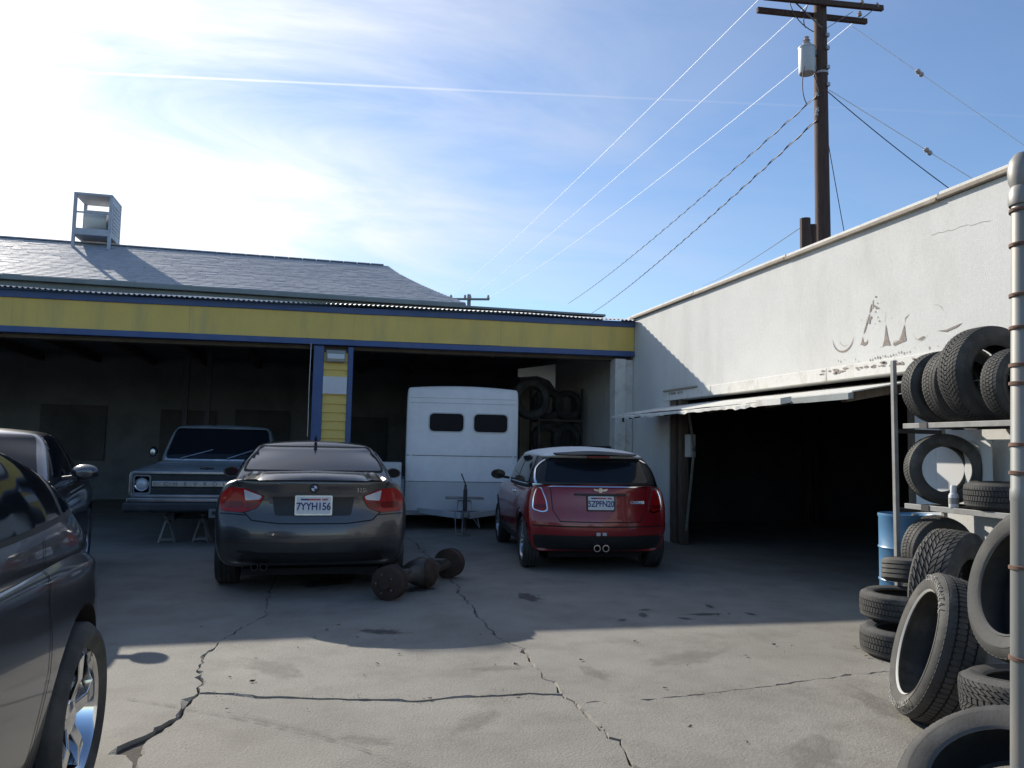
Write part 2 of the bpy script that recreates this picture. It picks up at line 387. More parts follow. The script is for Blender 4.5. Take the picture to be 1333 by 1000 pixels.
for i, (x, y, a, b) in enumerate([(1.15,4.95,.28,.10),(.85,4.05,.30,.13),(1.75,4.75,.26,.11),(.3,3.9,.22,.10),(2.5,5.0,.5,.22),(3.1,3.9,.36,.16),(-.2,5.2,.4,.2),(.2,3.4,.3,.2),(2.3,3.3,.4,.2)]):
    blob('dirt_stain', (x,y), a, b, 'stain_soft', .0062+.00012*i, i*.9)
rnd = random.Random(11)
for i in range(46):
    x, y = rnd.uniform(-.9,4), rnd.uniform(3.1,6.5); s = rnd.uniform(.004,.014)
    mb = MB().add([(x+rnd.uniform(-s,s)*1.6, y+rnd.uniform(-s,s), rnd.uniform(0,s)) for _ in range(7)], [(0,1,2),(0,2,3),(0,3,4),(1,2,5),(2,3,6),(4,5,6)])
    mb.build('debris', rnd.choice(['dirt','oil','stain','brown_wood']), g, loc=(0,0,.006))
rnd = random.Random(77); mb = MB()
def pebble(x, y, s_):
    vs_ = [(x+rnd.uniform(-s_,s_), y+rnd.uniform(-s_,s_), .005+rnd.uniform(0,s_)) for _ in range(4)]; mb.add(vs_, [(0,1,2),(0,2,3),(0,3,1),(1,3,2)])
for _ in range(700):
    l = rnd.choice([c1,c2,c3,c4]); p = rnd.choice(l); pebble(p.x+rnd.gauss(0,.05), p.y+rnd.gauss(0,.05), rnd.uniform(.0015,.006))
for _ in range(500): pebble(rnd.uniform(-1,4.2), rnd.uniform(3,7), rnd.uniform(.001,.004))
for _ in range(300): pebble(rnd.uniform(3.2,5.2), rnd.uniform(3.2,6), rnd.uniform(.002,.007))
tag(mb.build('grit', 'stain', g), None, kind='stuff')
for k, (x0, y0, x1, y1, bow) in enumerate([(-.95,4.75,.75,3.2,.35),(-.3,4.35,.55,3.3,.25)]):
    n = 30; vs_ = []; 
    for i in range(n+1):
        t = i/n; p = Vector((x0,y0)).lerp(Vector((x1,y1)), t)+Vector((.6,.75))*bow*math.sin(math.pi*t)*.35
        w = .008+.004*math.sin(7*t); vs_ += [(p.x-w,p.y-w,.0078),(p.x+w,p.y+w,.0078)]
    MB().add(vs_, [(2*i,2*i+1,2*i+3,2*i+2) for i in range(n)]).build('tire_mark', 'mark_soft', g)

# ------------------------------------------------------------------ main shop (long open front)
YF = 12.675
def zo(x): return .010*(x-.25)
shop = thing('repair_shop', 'long open-front repair shop with yellow and blue fascia beam and grey hip roof', 'building', (0,YF,0))
def beam(name, m, y0, y1, z0, z1, x0=-14, x1=5.335, n=12, seed=0):
    mb = MB(); rnd = random.Random(seed); vs_ = []
    for i in range(n+1):
        x = x0+(x1-x0)*i/n; dz = zo(x)+rnd.uniform(-.006,.006)
        vs_ += [(x,y0-YF,z0+dz),(x,y1-YF,z0+dz),(x,y1-YF,z1+dz),(x,y0-YF,z1+dz)]
    fs = [(4*i+a, 4*i+(a+1)%4, 4*i+4+(a+1)%4, 4*i+4+a) for i in range(n) for a in range(4)]+[(0,1,2,3),(4*n+3,4*n+2,4*n+1,4*n)]
    return mb.add(vs_, fs).build(name, m, shop, bevel=.0015 if m == 'yellow' else .006)
xs = [-14,-11.6,-9.2,-6.75,-4.3,-1.9,.55,2.95,5.335]
for i, (a, b) in enumerate(zip(xs, xs[1:])):
    beam('fascia_board', 'yellow', YF, YF+.05, 3.045, 3.465, a+.0006, b-.0006, 3, 5)
beam('fascia_trim', 'blue', YF-.03, YF+.13, 2.955, 3.045, seed=21)
beam('fascia_trim', 'blue', YF-.03, YF+.13, 3.465, 3.565, seed=22)
beam('header_beam', 'rafter', YF+.14, YF+.34, 2.90, 3.45, seed=23)
# corrugated porch roof
mb = MB(); pitch = .0735; per = 6; nx = int((5.33+14)/pitch*per); vs_ = []
rows = [(12.52,3.585),(13.2,3.70),(13.96,3.835)]
for yy, zz in rows:
    for i in range(nx+1):
        x = -14+i*pitch/per; vs_.append((x, yy-YF+.012*math.sin(x*1.7), zz+zo(x)+.011*math.sin(2*math.pi*i/per)+.006*math.sin(x*2.3)+(.012*math.sin(x*.9) if yy < 12.6 else 0)))
mb.add(vs_, [(r*(nx+1)+i, r*(nx+1)+i+1, (r+1)*(nx+1)+i+1, (r+1)*(nx+1)+i) for r in range(2) for i in range(nx)])
corr = mb.build('corrugated_roof', 'galv', shop, smooth=False)
mod = corr.modifiers.new('s', 'SOLIDIFY'); mod.thickness = .003
# gutter / fascia of the roof behind
MB().box(-16, 2.56, 14.0-YF, 14.12-YF, 3.70, 3.97).build('roof_fascia', 'gutter', shop, bevel=.01)
MB().box(2.565, 5.25, 14.0-YF, 14.12-YF, 3.70, 3.905).build('roof_fascia', 'gutter', shop, bevel=.01)
MB().box(-16, 2.58, 13.90-YF, 13.997-YF, 3.90, 3.985).build('gutter', 'gutter', shop, bevel=.012)
MB().box(2.0, 5.28, 13.92-YF, 18-YF, 3.907, 3.95).build('flat_roof', 'gutter', shop, bevel=.01)
# hip roof, slightly concave at the hip
zE, zR, yE, yR = 3.99, 5.5, 13.95, 18.0
def roofz(y): t = (y-yE)/(yR-yE); return zE+(zR-zE)*(t*.94+.06*t*t)
sm = shingle_mats(); me = bpy.data.meshes.new('shingles'); V_, F_, MI = [], [], []
rnd = random.Random(4); nc = 30
for r in range(nc):
    t0, t1 = r/nc, (r+1)/nc+.006; y0, y1 = yE+(yR-yE)*t0, yE+(yR-yE)*min(1, t1)
    xe = 1.5+1.08*((1-t0)**1.35)
    x = -16+rnd.uniform(0,.3)
    while x < xe:
        w = min(rnd.choice([.26,.30,.33,.36]), xe-x)
        if w < .03: break
        k = len(V_); e = rnd.uniform(.006,.010); za, zb_ = roofz(y0)+e+.008, roofz(y1)+.004
        dy = rnd.uniform(-.008,.008)
        V_ += [(x+.003,y0-YF+dy,za),(x+w-.003,y0-YF+dy,za),(x+w-.003,y1-YF,zb_),(x+.003,y1-YF,zb_),(x+.003,y0-YF+dy,za-.02),(x+w-.003,y0-YF+dy,za-.02)]
        F_ += [(k,k+1,k+2,k+3),(k+4,k+5,k+1,k)]; q = rnd.randrange(5); MI += [q,q]; x += w
me.from_pydata(V_, [], F_)
for m_ in sm: me.materials.append(m_)
me.polygons.foreach_set('material_index', MI)
tag(link('shingles', me, None, shop), None, kind='stuff')
nst = 8; vs_ = []
for i in range(nst+1):
    t = i/nst; y = yE+(yR-yE)*t; vs_ += [(-16,y-YF,roofz(y)-.01),(1.5+1.08*((1-t)**1.35),y-YF,roofz(y)-.01)]
MB().add(vs_, [(2*i,2*i+1,2*i+3,2*i+2) for i in range(nst)]).build('roof_deck', sm[2], shop)
vs_ = [(1.5,yR-YF,zR)]; 
for i in range(nst+1):
    t = i/nst; y = yE+(yR-yE)*t; vs_.append((1.5+1.08*((1-t)**1.35)-.002, y-YF, roofz(y)-.012))
MB().add([(1.5+1.08*((1-i/nst)**1.35), yE+(yR-yE)*i/nst-YF, roofz(yE+(yR-yE)*i/nst)-.012) for i in range(nst+1)]+
         [(1.5+1.08*((1-i/nst)**1.35), 2*yR-(yE+(yR-yE)*i/nst)-YF, roofz(yE+(yR-yE)*i/nst)-.012) for i in range(nst+1)],
         [(i,i+1,nst+2+i,nst+1+i) for i in range(nst)]).build('hip_end', sm[1], shop)
MB().add([(-16,yR-YF,zR-.012),(1.5,yR-YF,zR-.012),(2.58,22.05-YF,zE),(-16,22.05-YF,zE)], [(0,1,2,3)]).build('roof_slope', sm[0], shop)
mb = MB()
x = -16
while x < 1.2:
    mb.box(x, x+.29, yR-.09-YF, yR+.09-YF, zR-.005, zR+.018); x += .3
mb.build('ridge_cap', sm[0], shop)
# shell of the shop interior
MB().box(-14.2, 5.342, 20.5-YF, 20.7-YF, -.04, 4).build('wall', 'interior', shop)
MB().box(-14.2, -14, 0, 20.7-YF, 0, 4).build('wall', 'interior', shop)
MB().box(-14, 5.342, .36, 20.499-YF, 3.40, 3.46).build('ceiling', 'interior', shop)
for i in range(16):
    MB().box(-13.6+i*1.22, -13.52+i*1.22, .36, 7.8, 3.22, 3.398).build('rafter', 'rafter', shop)
for k, (x, w, z0, z1) in enumerate([(-3.6,1.25,0,2.15),(-6.2,1.4,.9,2.2),(-1.9,1.3,.9,2.2),(.8,1.0,0,2.1)]):
    MB().box(x, x+w, 20.44-YF, 20.49-YF, z0, z1).build('door' if z0 == 0 else 'window', 'interior_dark', shop)
for x in (-2.75, -2.3): MB().box(x, x+.1, 18.0-YF, 18.1-YF, 0, 3.4).build('inner_post', 'interior_dark', shop)
# pier with lap siding between the bays
pier = thing('siding_pier', 'narrow pier of yellow lap siding with blue edge boards between the bays', 'pier', (.26,YF+.02,0))
MB().box(-.28, .28, .03, .26, 0, 2.9).build('core', 'rafter', pier)
MB().box(-.315, -.16, -.02, .28, 0, 2.935).build('edge_board', 'blue', pier, bevel=.005)
MB().box(.215, .295, -.02, .28, 0, 2.935).build('edge_board', 'blue', pier, bevel=.005)
sid = MB().add([(-.158,.028,0),(.213,.028,0),(.213,-.004,0),(-.158,-.004,0),(-.158,.028,.138),(.213,.028,.138),(.213,.018,.138),(-.158,.018,.138)],
               [(0,1,2,3),(4,7,6,5),(0,3,7,4),(1,5,6,2),(0,4,5,1),(3,2,6,7)]).mesh('siding_board')
sid.materials.append(M['yellow'])
for i in range(21):
    o = link('siding_board', sid, None, pier, (0,0,i*.135))
sg = tag(MB().box(-.185, .185, -.012, 0, 0, .275).build('blank_sign', 'sign_white', None, bevel=.004, loc=(.285,YF+.005,2.18)), 'blank white board fixed across the yellow siding pier', 'sign')
lf = thing('wall_light', 'small white wall light under the beam at the top of the yellow pier', 'lamp', (.285,YF+.0,2.68))
MB().box(-.15, .15, -.05, .012, 0, .19).build('housing', 'gutter', lf, bevel=.012)
MB().add([(-.13,-.053,.015),(.13,-.053,.015),(.13,-.10,.05),(-.13,-.10,.05),(-.13,-.053,.13),(.13,-.053,.13)], [(0,1,2,3),(3,2,5,4),(0,3,4),(1,5,2),(0,4,5,1)]).build('diffuser', 'lamp_glass', lf)
tag(MB().tube([(-.10,YF-.06,2.95),(-.105,YF-.06,2.3),(-.10,YF-.06,1.5)], .004, 6).build('power_cord', 'wire_light'), 'thin pale cord hanging from the beam beside the blue pier edge', 'cord')
# white pilaster at the right end
ps = tag(MB().box(4.99, 5.19, YF+.0, YF+.25, 0, 2.96).build('pilaster', 'white_wood', None, bevel=.008), 'white timber post under the right end of the yellow beam', 'post')
MB().box(-.14+5.19, 5.335, YF+.05, YF+.28, 0, 2.95).build('jamb_board', 'white_wood', ps)

# ------------------------------------------------------------------ evaporative cooler on the roof
co = thing('rooftop_cooler', 'grey boxy evaporative cooler with open front standing on the shingle roof', 'air cooler', (-4.585,17.85,5.56))
w, d, h = .335, .36, .83
for sx in (-1,1):
    for sy in (-1,1):
        zf = roofz(17.49 if sy < 0 else 17.8)-5.56
        MB().box(sx*w-.03, sx*w+.03, sy*d-.03, sy*d+.03, min(zf, -.05)-.02, h).build('corner_post', 'cooler', co, bevel=.004)
MB().box(-w-.03, w+.03, -d-.04, d+.04, h, h+.05).build('top_pan', 'cooler', co, bevel=.012)
MB().box(-w-.02, w+.02, -d-.035, d+.02, .0, .14).build('bottom_pan', 'cooler', co, bevel=.01)
MB().box(w-.005, w+.022, -d+.035, d-.035, .145, h-.005).build('side_panel', 'cooler', co)
for i in range(7): MB().box(w+.024, w+.034, -d+.06, d-.06, .20+i*.08, .235+i*.08).build('louver', 'cooler', co)
MB().box(-w+.035, w-.035, d-.02, d+.01, .145, .55).build('rear_pad', 'cooler_pad', co)
MB().lathe([(.02,-.22),(.24,-.22),(.24,.2),(.02,.2)], 20, 'x', c=(.02,.02,.38)).build('blower_drum', 'lamp_glass', co, smooth=True)
MB().box(-w+.032, w-.032, -d-.02, -d+.01, .46, .49).build('cross_rail', 'cooler', co)

# ------------------------------------------------------------------ white garage on the right
XW = 5.344
gar = thing('white_garage', 'white stuccoed garage wall with peeling painted letters over a wide dark doorway', 'building', (XW,8.7,0))
def gb(name, m, x0, x1, y0, y1, z0, z1, bev=0, par=gar): return MB().box(x0-XW, x1-XW, y0-8.7, y1-8.7, z0, z1).build(name, m, par, bevel=bev)
OY0, OY1, OZ = 6.12, 11.30, 2.17
gb('wall', 'stucco', XW, XW+.22, -6, OY0, -.01, 3.66)
gb('wall', 'stucco', XW, XW+.22, OY0, OY1, OZ, 3.66)
gb('wall', 'stucco', XW, XW+.22, OY1, 21.2, -.01, 3.66)
y = -6.0; k = 0
while y < 21.2:
    y1 = min(21.2, y+2.35); dz = .006*math.sin(k*2.1)
    gb('coping', 'coping', XW-.045, XW+.28, y+.004, y1-.004, 3.662+dz, 3.70+dz, .006); 
    gb('coping_cap', 'white_wood', XW-.02, XW+.26, y+.01, y1-.008, 3.703+dz, 3.735+dz, .006); y = y1; k += 1
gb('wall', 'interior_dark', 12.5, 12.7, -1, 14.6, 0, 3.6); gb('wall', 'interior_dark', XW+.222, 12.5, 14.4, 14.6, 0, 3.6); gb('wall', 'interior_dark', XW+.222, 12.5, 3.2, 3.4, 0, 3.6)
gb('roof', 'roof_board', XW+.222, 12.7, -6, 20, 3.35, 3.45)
gb('wall', 'stucco', 12.7, 12.9, -6, 20, 0, 3.6)
# trim above the doorway, in pieces with broken edges
rnd = random.Random(2)
yy = OY0-.35
for i, ln in enumerate([1.6,1.35,1.2,.9,.65]):
    gb('header_trim', 'white_wood', XW-.022-.002*(i%2), XW-.001, yy, yy+ln-.004, OZ+.0, OZ+.135+.006*rnd.random(), .004); yy += ln
gb('drip_cap', 'coping', XW-.05, XW-.001, 10.35, 11.42, OZ+.138, OZ+.165, .004)
gb('jamb', 'brown_wood', XW+.02, XW+.20, OY1-.19, OY1-.003, 0, OZ-.003, .006)
gb('jamb', 'brown_wood', XW+.03, XW+.16, OY1-.36, OY1-.26, 0, OZ-.003, .006)
gb('jamb', 'brown_wood', XW+.02, XW+.20, OY0+.003, OY0+.12, 0, OZ-.003, .006)
bx = MB().box(-.05,.05,-.14,.02,0,.34).build('switch_box', 'plastic_white', None, bevel=.01, loc=(XW+.12,OY1-.42,1.30)); tag(bx, 'pale switch box on the dark doorway frame', 'electrical box')
# tilt-up door, hanging half open over the yard
door = thing('tilt_up_door', 'weathered white one-piece tilt-up garage door propped open with a ragged edge', 'garage door', (XW,OY1,OZ-.095))
def dz(x): return (x+.02)*.185     # local: x outward negative
def door_piece(name, m, ya, yb, xa, xb, t0, t1, wav=0, n=26, par=door, seed=0, sag=0):
    rnd = random.Random(seed); vs_ = []; w = 0
    for i in range(n+1):
        t = i/n; yv = ya+(yb-ya)*t; w = w*.6+rnd.gauss(0,wav)
        s_ = sag*math.sin(math.pi*t)
        for xx, e in ((xa, w),(xb, 0)):
            vs_ += [(xx+e*.4, yv, dz(xx)+t0-abs(e)*.5-s_), (xx+e*.4, yv, dz(xx)+t1-abs(e)*.3-s_)]
    fs = []
    for i in range(n):
        a, b = 4*i, 4*i+4; fs += [(a,b,b+2,a+2),(a+1,a+3,b+3,b+1),(a,a+1,b+1,b),(a+2,b+2,b+3,a+3)]
    fs += [(0,2,3,1),(4*n,4*n+1,4*n+3,4*n+2)]
    return MB().add(vs_, fs).build(name, m, par)
door_piece('door_skin', 'white_wood', -4.15, .42, -.74, .9, -.012, .0, .006, 40, seed=3)
door_piece('door_skin', 'white_wood', -5.1, -4.16, -.60, .9, -.012, .0, .004, 10, seed=4)
door_piece('edge_strip', 'white_wood', -3.9, .40, -.80, -.735, -.045, -.016, .018, 46, seed=5, sag=.012)
door_piece('edge_strip', 'white_wood', -4.3, -3.85, -.82, -.70, -.05, .012, .002, 5, seed=6)
door_piece('edge_strip', 'gutter', -5.1, -4.2, -.64, -.585, -.07, -.013, .002, 6, seed=7)
for i in range(5): door_piece('door_rail', 'brown_wood', -5.0+i*1.28, -4.92+i*1.28, -.58, .88, -.10, -.014, 0, 2)
MB().tube([(-.68,.2,-.14),(-.68,.2,-.25)], .018, 6).build('latch', 'dark_metal', door)
hin = thing('hinge_arm', 'bent steel hinge arm hanging inside the left side of the dark doorway', 'hinge arm', (XW+.1,OY1-.45,0))
MB().bar((0,0,2.05),(.0,-.20,1.42),.035,.012).build('upper_link', 'shelf_paint', hin)
MB().bar((0,-.20,1.42),(.0,.06,.20),.035,.012).build('lower_link', 'shelf_paint', hin)
MB().lathe([(.02,-.02),(.03,-.02),(.03,.02),(.02,.02)], 12, 'x', closed=True, c=(0,-.20,1.42)).build('pivot', 'steel', hin)
# peeling paint: flakes that outline old letters
fl = []
def flake(pts, m='flake', par=gar):
    # pts in picture-like wall coordinates: (toward the camera in metres from y=6.7, height)
    mb = MB().add([(-.0035, 6.72-u-8.7, z) for u, z in pts], [tuple(range(len(pts)))]); return mb.build('paint_flake', m, par, tri=True)
def arc(cx, cz, rx, rz, a0, a1, w0, m='flake', n=14):
    pts = []
    for i in range(n+1):
        t = R_(a0+(a1-a0)*i/n); pts.append((cx+rx*math.cos(t), cz+rz*math.sin(t)))
    for i in range(n, -1, -1):
        t = R_(a0+(a1-a0)*i/n); k = w0*math.sin(math.pi*i/n)+.001; pts.append((cx+(rx+k)*math.cos(t), cz+(rz+k)*math.sin(t)))
    flake(pts, m)
arc(-.39, 2.63, .17, .16, 185, 350, .018); arc(-.36, 2.62, .09, .10, 190, 300, .006, 'flake_edge')
rnd = random.Random(15)
def speck(u, z, s, k=1.0, m='flake'):
    n = 7; flake([(u+s*k*rnd.uniform(.4,1)*math.cos(6.283*i/n), z+s*rnd.uniform(.4,1)*math.sin(6.283*i/n)) for i in range(n)], m)
# the broken letter A
flake([(-.12,2.50),(-.10,2.53),(-.085,2.58),(-.075,2.52),(-.03,2.515),(-.01,2.545),(-.015,2.50),(-.06,2.48)])
flake([(-.075,2.60),(-.05,2.62),(-.01,2.70),(-.015,2.715),(-.05,2.66)]); flake([(0,2.70),(.03,2.69),(.035,2.73),(.06,2.745),(.05,2.77),(.02,2.76)], 'flake')
flake([(-.03,2.68),(.0,2.74),(.03,2.80),(.01,2.79),(-.03,2.73)], 'flake_edge')
flake([(.02,2.80),(.05,2.82),(.07,2.88),(.05,2.885),(.03,2.84)]); flake([(.05,2.84),(.075,2.84),(.085,2.93),(.07,2.92)], 'flake_edge')
for u, z, s in [(.12,2.95,.016),(.09,2.86,.018),(.12,2.84,.02),(.15,2.83,.016),(.11,2.80,.013),(.14,2.88,.010),(.16,2.70,.014),(.14,2.74,.010),(-.10,2.75,.008),(.33,2.70,.005),(.1,2.68,.008)]: speck(u, z, s)
flake([(.14,2.43),(.20,2.445),(.225,2.50),(.24,2.58),(.25,2.66),(.265,2.58),(.285,2.50),(.31,2.44),(.24,2.45)])
flake([(.34,2.445),(.42,2.46),(.46,2.53),(.50,2.62),(.505,2.54),(.52,2.46),(.46,2.45),(.36,2.43)])
flake([(.335,2.45),(.42,2.468),(.41,2.48),(.35,2.475)], 'flake_edge')
flake([(.50,2.62),(.515,2.67),(.56,2.70),(.56,2.706),(.505,2.68)], 'flake_edge'); flake([(.238,2.68),(.243,2.68),(.249,2.78),(.246,2.78)], 'flake_edge')
flake([(.66,2.452),(.71,2.445),(.75,2.462),(.74,2.475),(.70,2.468)]); arc(.70,2.56,.10,.12,200,330,.004,'flake_edge')
flake([(.90,2.50),(1.0,2.475),(1.12,2.50),(1.18,2.53),(1.1,2.515),(1.0,2.495)]); arc(.86,2.62,.12,.12,20,90,.004,'flake_edge')
for i in range(16):      # the small row of lettering
    u = .02+i*.036; speck(u, 2.335+.004*i*.3+rnd.uniform(-.012,.012), rnd.uniform(.012,.024), .45)
for u in (-.47,-.43,-.37,-.2,-.15,.62,.80,.9): speck(u, 2.36+rnd.uniform(-.03,.03), rnd.uniform(.008,.022), .4)
for i in range(36):      # chipped edge of the trim
    u = rnd.uniform(-.75,1.0); n = 6
    s = rnd.uniform(.012,.035); z = OZ+.10+rnd.uniform(-.03,.02)
    MB().add([(-.0275, 6.72-u-8.7+s*1.6*rnd.uniform(.5,1)*math.cos(6.283*j/n), z+s*.55*rnd.uniform(.4,1)*math.sin(6.283*j/n)) for j in range(n)], [tuple(range(n))]).build('paint_flake', 'flake', gar)
for i in range(9):
    u = -4.5+i*.055+rnd.uniform(-.02,.02); n = 6
    MB().add([(-.0275, 6.72-u-8.7+.03*rnd.uniform(.5,1)*math.cos(6.283*j/n), OZ+.10+.03*rnd.uniform(.4,1)*math.sin(6.283*j/n)) for j in range(n)], [tuple(range(n))]).build('paint_flake', 'flake', gar)
# hairline cracks in the stucco
for k, (pa, pb) in enumerate([((.85,3.38),(1.5,3.33)),((-3.5,3.1),(-3.42,2.6)),((.3,3.5),(.35,3.15))]):
    l = rough_line([pa, pb], .04, .012, 60+k); n = len(l)
    MB().add([(-.003, 6.72-p.x-8.7, p.y) for p in l]+[(-.003, 6.72-p.x-8.7, p.y+.0025) for p in l], [(i,i+1,n+i+1,n+i) for i in range(n-1)]).build('stucco_crack', 'stain', gar)

# ------------------------------------------------------------------ utility poles and wires
def insulator(mb, p, s=1.0):
    mb.lathe([(.0,0),(.05*s,0),(.06*s,.03*s),(.03*s,.05*s),(.055*s,.07*s),(.03*s,.1*s),(.04*s,.12*s),(0,.15*s)], 10, 'z', c=p)
px, py = 10.8, 15.0
pole = thing('utility_pole', 'tall brown wooden utility pole with crossarms behind the white garage', 'utility pole', (px,py,0))
MB().tube([(.02,0,0),(0,0,4),(-.01,0,8),(0,0,12.1)], .16, 14, radii=[.19,.175,.155,.135]).build('shaft', 'pole_wood', pole, smooth=True)
a1 = MB().bar((-1.56,-.20,11.40),(1.50,-.20,11.62),.09,.12).build('crossarm', 'pole_wood', pole, bevel=.008)
MB().bar((-1.48,.20,11.33),(1.38,.20,11.50),.09,.12).build('crossarm', 'pole_wood', pole, bevel=.008)
for sx in (-1,1): MB().bar((sx*.75,-.13,11.46),(sx*.05,-.13,10.95),.035,.012).build('brace', 'steel', pole)
for x, yv in ((-1.48,-.2),(-.9,-.2),(-.35,-.2),(.95,-.2),(1.35,-.2),(1.2,.2)):
    m_ = MB(); insulator(m_, (x, yv, 11.52+(.09 if x > 0 else 0)), .9); m_.build('insulator', 'ceramic', pole, smooth=True)
m_ = MB().lathe([(0,0),(.165,0),(.18,.02),(.18,.58),(.19,.585),(.19,.61),(.165,.63),(0,.66)], 20, 'z', c=(-.36,0,9.90))
tk = m_.build('transformer_tank', 'tank', pole, smooth=True)
m_ = MB(); insulator(m_, (-.40,-.05,10.54), 1.5); m_.build('bushing', 'ceramic', tk, smooth=True)
MB().box(-.2,-.1,-.05,.05,10.0,10.1).box(-.2,-.1,-.05,.05,10.35,10.45).build('bracket', 'steel', tk)
for z in (10.0, 10.45, 10.75, 9.6):
    MB().box(.02,.1,-.19,-.12,z,z+.08).build('bolt_plate', 'grey_metal', pole)
MB().lathe([(.158,0),(.162,0),(.162,.05),(.158,.05)], 14, 'z', closed=True, c=(0,0,9.92)).build('band', 'ceramic', pole)
jm = [((-.35,-.2,11.6),(-.7,-.25,11.0),(-.42,-.05,10.95)),((1.35,-.2,11.7),(.8,-.35,10.95),(.15,-.2,11.2)),((-.95,-.2,11.55),(-.95,-.3,10.9),(-.35,-.25,10.75)),((-.5,-.1,10.0),(-.62,-.1,9.4),(-.45,-.1,9.15)),((-.25,-.1,9.86),(-.2,-.15,9.5),(-.1,-.15,9.35))]
for a, b, c in jm:
    pts = [Vector(a)*(1-t)**2+Vector(b)*2*t*(1-t)+Vector(c)*t*t for t in [i/10 for i in range(11)]]
    MB().tube(pts, .011, 5).build('jumper_wire', 'wire_dark', pole)
for dx, z in ((-.18,9.0),(-.18,9.35),(-.2,8.9)):
    MB().lathe([(0,0),(.035,.0),(.04,.03),(.025,.06),(.035,.09),(0,.12)], 8, 'z', c=(dx,-.1,z)).build('spool', 'ceramic', pole)
stub = tag(MB().tube([(9.66,14.0,0),(9.66,14,6.22)], .11, 10).build('cut_pole_stub', 'pole_wood'), 'short dark sawn-off pole stub left of the tall pole', 'pole')
MB().tube([(9.86,14.05,0),(9.86,14.05,6.12)], .085, 8).build('strapped_piece', 'pole_wood', stub)
fp = thing('utility_pole', 'distant small utility pole with one crossarm above the shop roof', 'utility pole', (11.35,60,0))
MB().tube([(0,0,0),(0,0,13.3)], .17, 10, radii=[.2,.15]).build('shaft', 'gutter', fp)
MB().bar((-1.6,-.2,12.80),(1.58,-.2,12.98),.12,.16).build('crossarm', 'gutter', fp)
for x in (-1.45,-.35,.05,1.5):
    m_ = MB(); insulator(m_, (x,-.2,12.9+.055*x), 2.4); m_.build('insulator', 'ceramic', fp)
def wire(a, b, sag, r, m, label, name='overhead_wire', n=24, twist=0, group=None):
    a, b = Vector(a), Vector(b)
    pts = [a.lerp(b, i/n)+Vector((0,0,-4*sag*(i/n)*(1-i/n))) for i in range(n+1)]
    mb = MB()
    if twist:
        k = 260; p2 = []
        for i in range(k+1):
            t = i/k; p2.append(a.lerp(b, t)+Vector((0,0,-4*sag*t*(1-t))))
        mb.tube(p2, r, 5)
        q = [p+Vector((math.cos(i*.9),0,math.sin(i*.9)))*twist for i, p in enumerate(p2)]; mb.tube(q, r*.8, 4)
    else: mb.tube(pts, r, 5)
    o = mb.build(name, m); return tag(o, label, 'wire', group)
P = Vector((px,py,0))
wire(P+Vector((-1.5,-.2,11.52)), (9.9,59.8,13.1), .25, .0065, 'wire_light', 'pale overhead wire from the left tip of the pole crossarm')
wire(P+Vector((-.35,-.2,11.5)), (11.4,59.8,13.1), .35, .0065, 'wire_light', 'middle pale overhead wire passing left above the transformer tank')
wire(P+Vector((1.0,.2,11.4)), (12.85,59.8,13.1), .5, .0065, 'wire_light', 'lowest pale overhead wire passing behind the pole below the transformer tank')
wire(P+Vector((-.2,-.1,9.35)), (19.5,60,13.1), .3, .011, 'wire_dark', 'dark twisted service cable leaving the pole just below the tank', twist=.022)
wire(P+Vector((-.2,-.1,8.8)), (21.5,60,12.4), .3, .013, 'wire_dark', 'lowest dark twisted cable leaving the pole well below the tank', twist=.025)
wire(P+Vector((-1.14,-1,6.1)), (23.6,45,11.9), .15, .009, 'wire_dark', 'thin dark wire running left from the sawn-off pole stub')

def ext(a, b, k): a, b = Vector(a), Vector(b); return a+(b-a)*k
wire((11.65,15,11.19), ext((11.65,15,11.19),(15.3,14,8.43),1.9), .0, .0065, 'wire_light', 'pale guy wire running down to the right from the crossarm tip')
wire((10.9,15,9.6), ext((10.92,15,9.57),(13.34,14,7.27),1.5), .12, .011, 'wire_dark', 'dark service wire dropping right from the pole to behind the parapet', twist=0)
wire((11.0,15,9.6), ext((11.1,15,9.53),(13.85,14,7.5),1.6), .0, .009, 'wire_light', 'thin pale guy wire beside the dark service wire right of the pole')
wire((10.9,15,8.7), (11.2,14.5,5.0), .05, .009, 'wire_dark', 'short dark wire hanging steeply right beside the pole shaft')
for k, (p, lab) in enumerate((((13.085,14.6,10.10),'small pale insulator on the upper guy wire right of the pole'),((13.0,14.31,8.14),'small pale insulator on the thin lower guy wire right of the pole'))):
    q = thing('wire_insulator', lab, 'insulator', p)
    MB().lathe([(0,-.11),(.045,-.10),(.06,-.04),(.04,0),(.06,.04),(.045,.10),(0,.11)], 10, 'x').build('porcelain', 'ceramic', q, smooth=True)
    q.rotation_euler = (0, R_(35), 0)

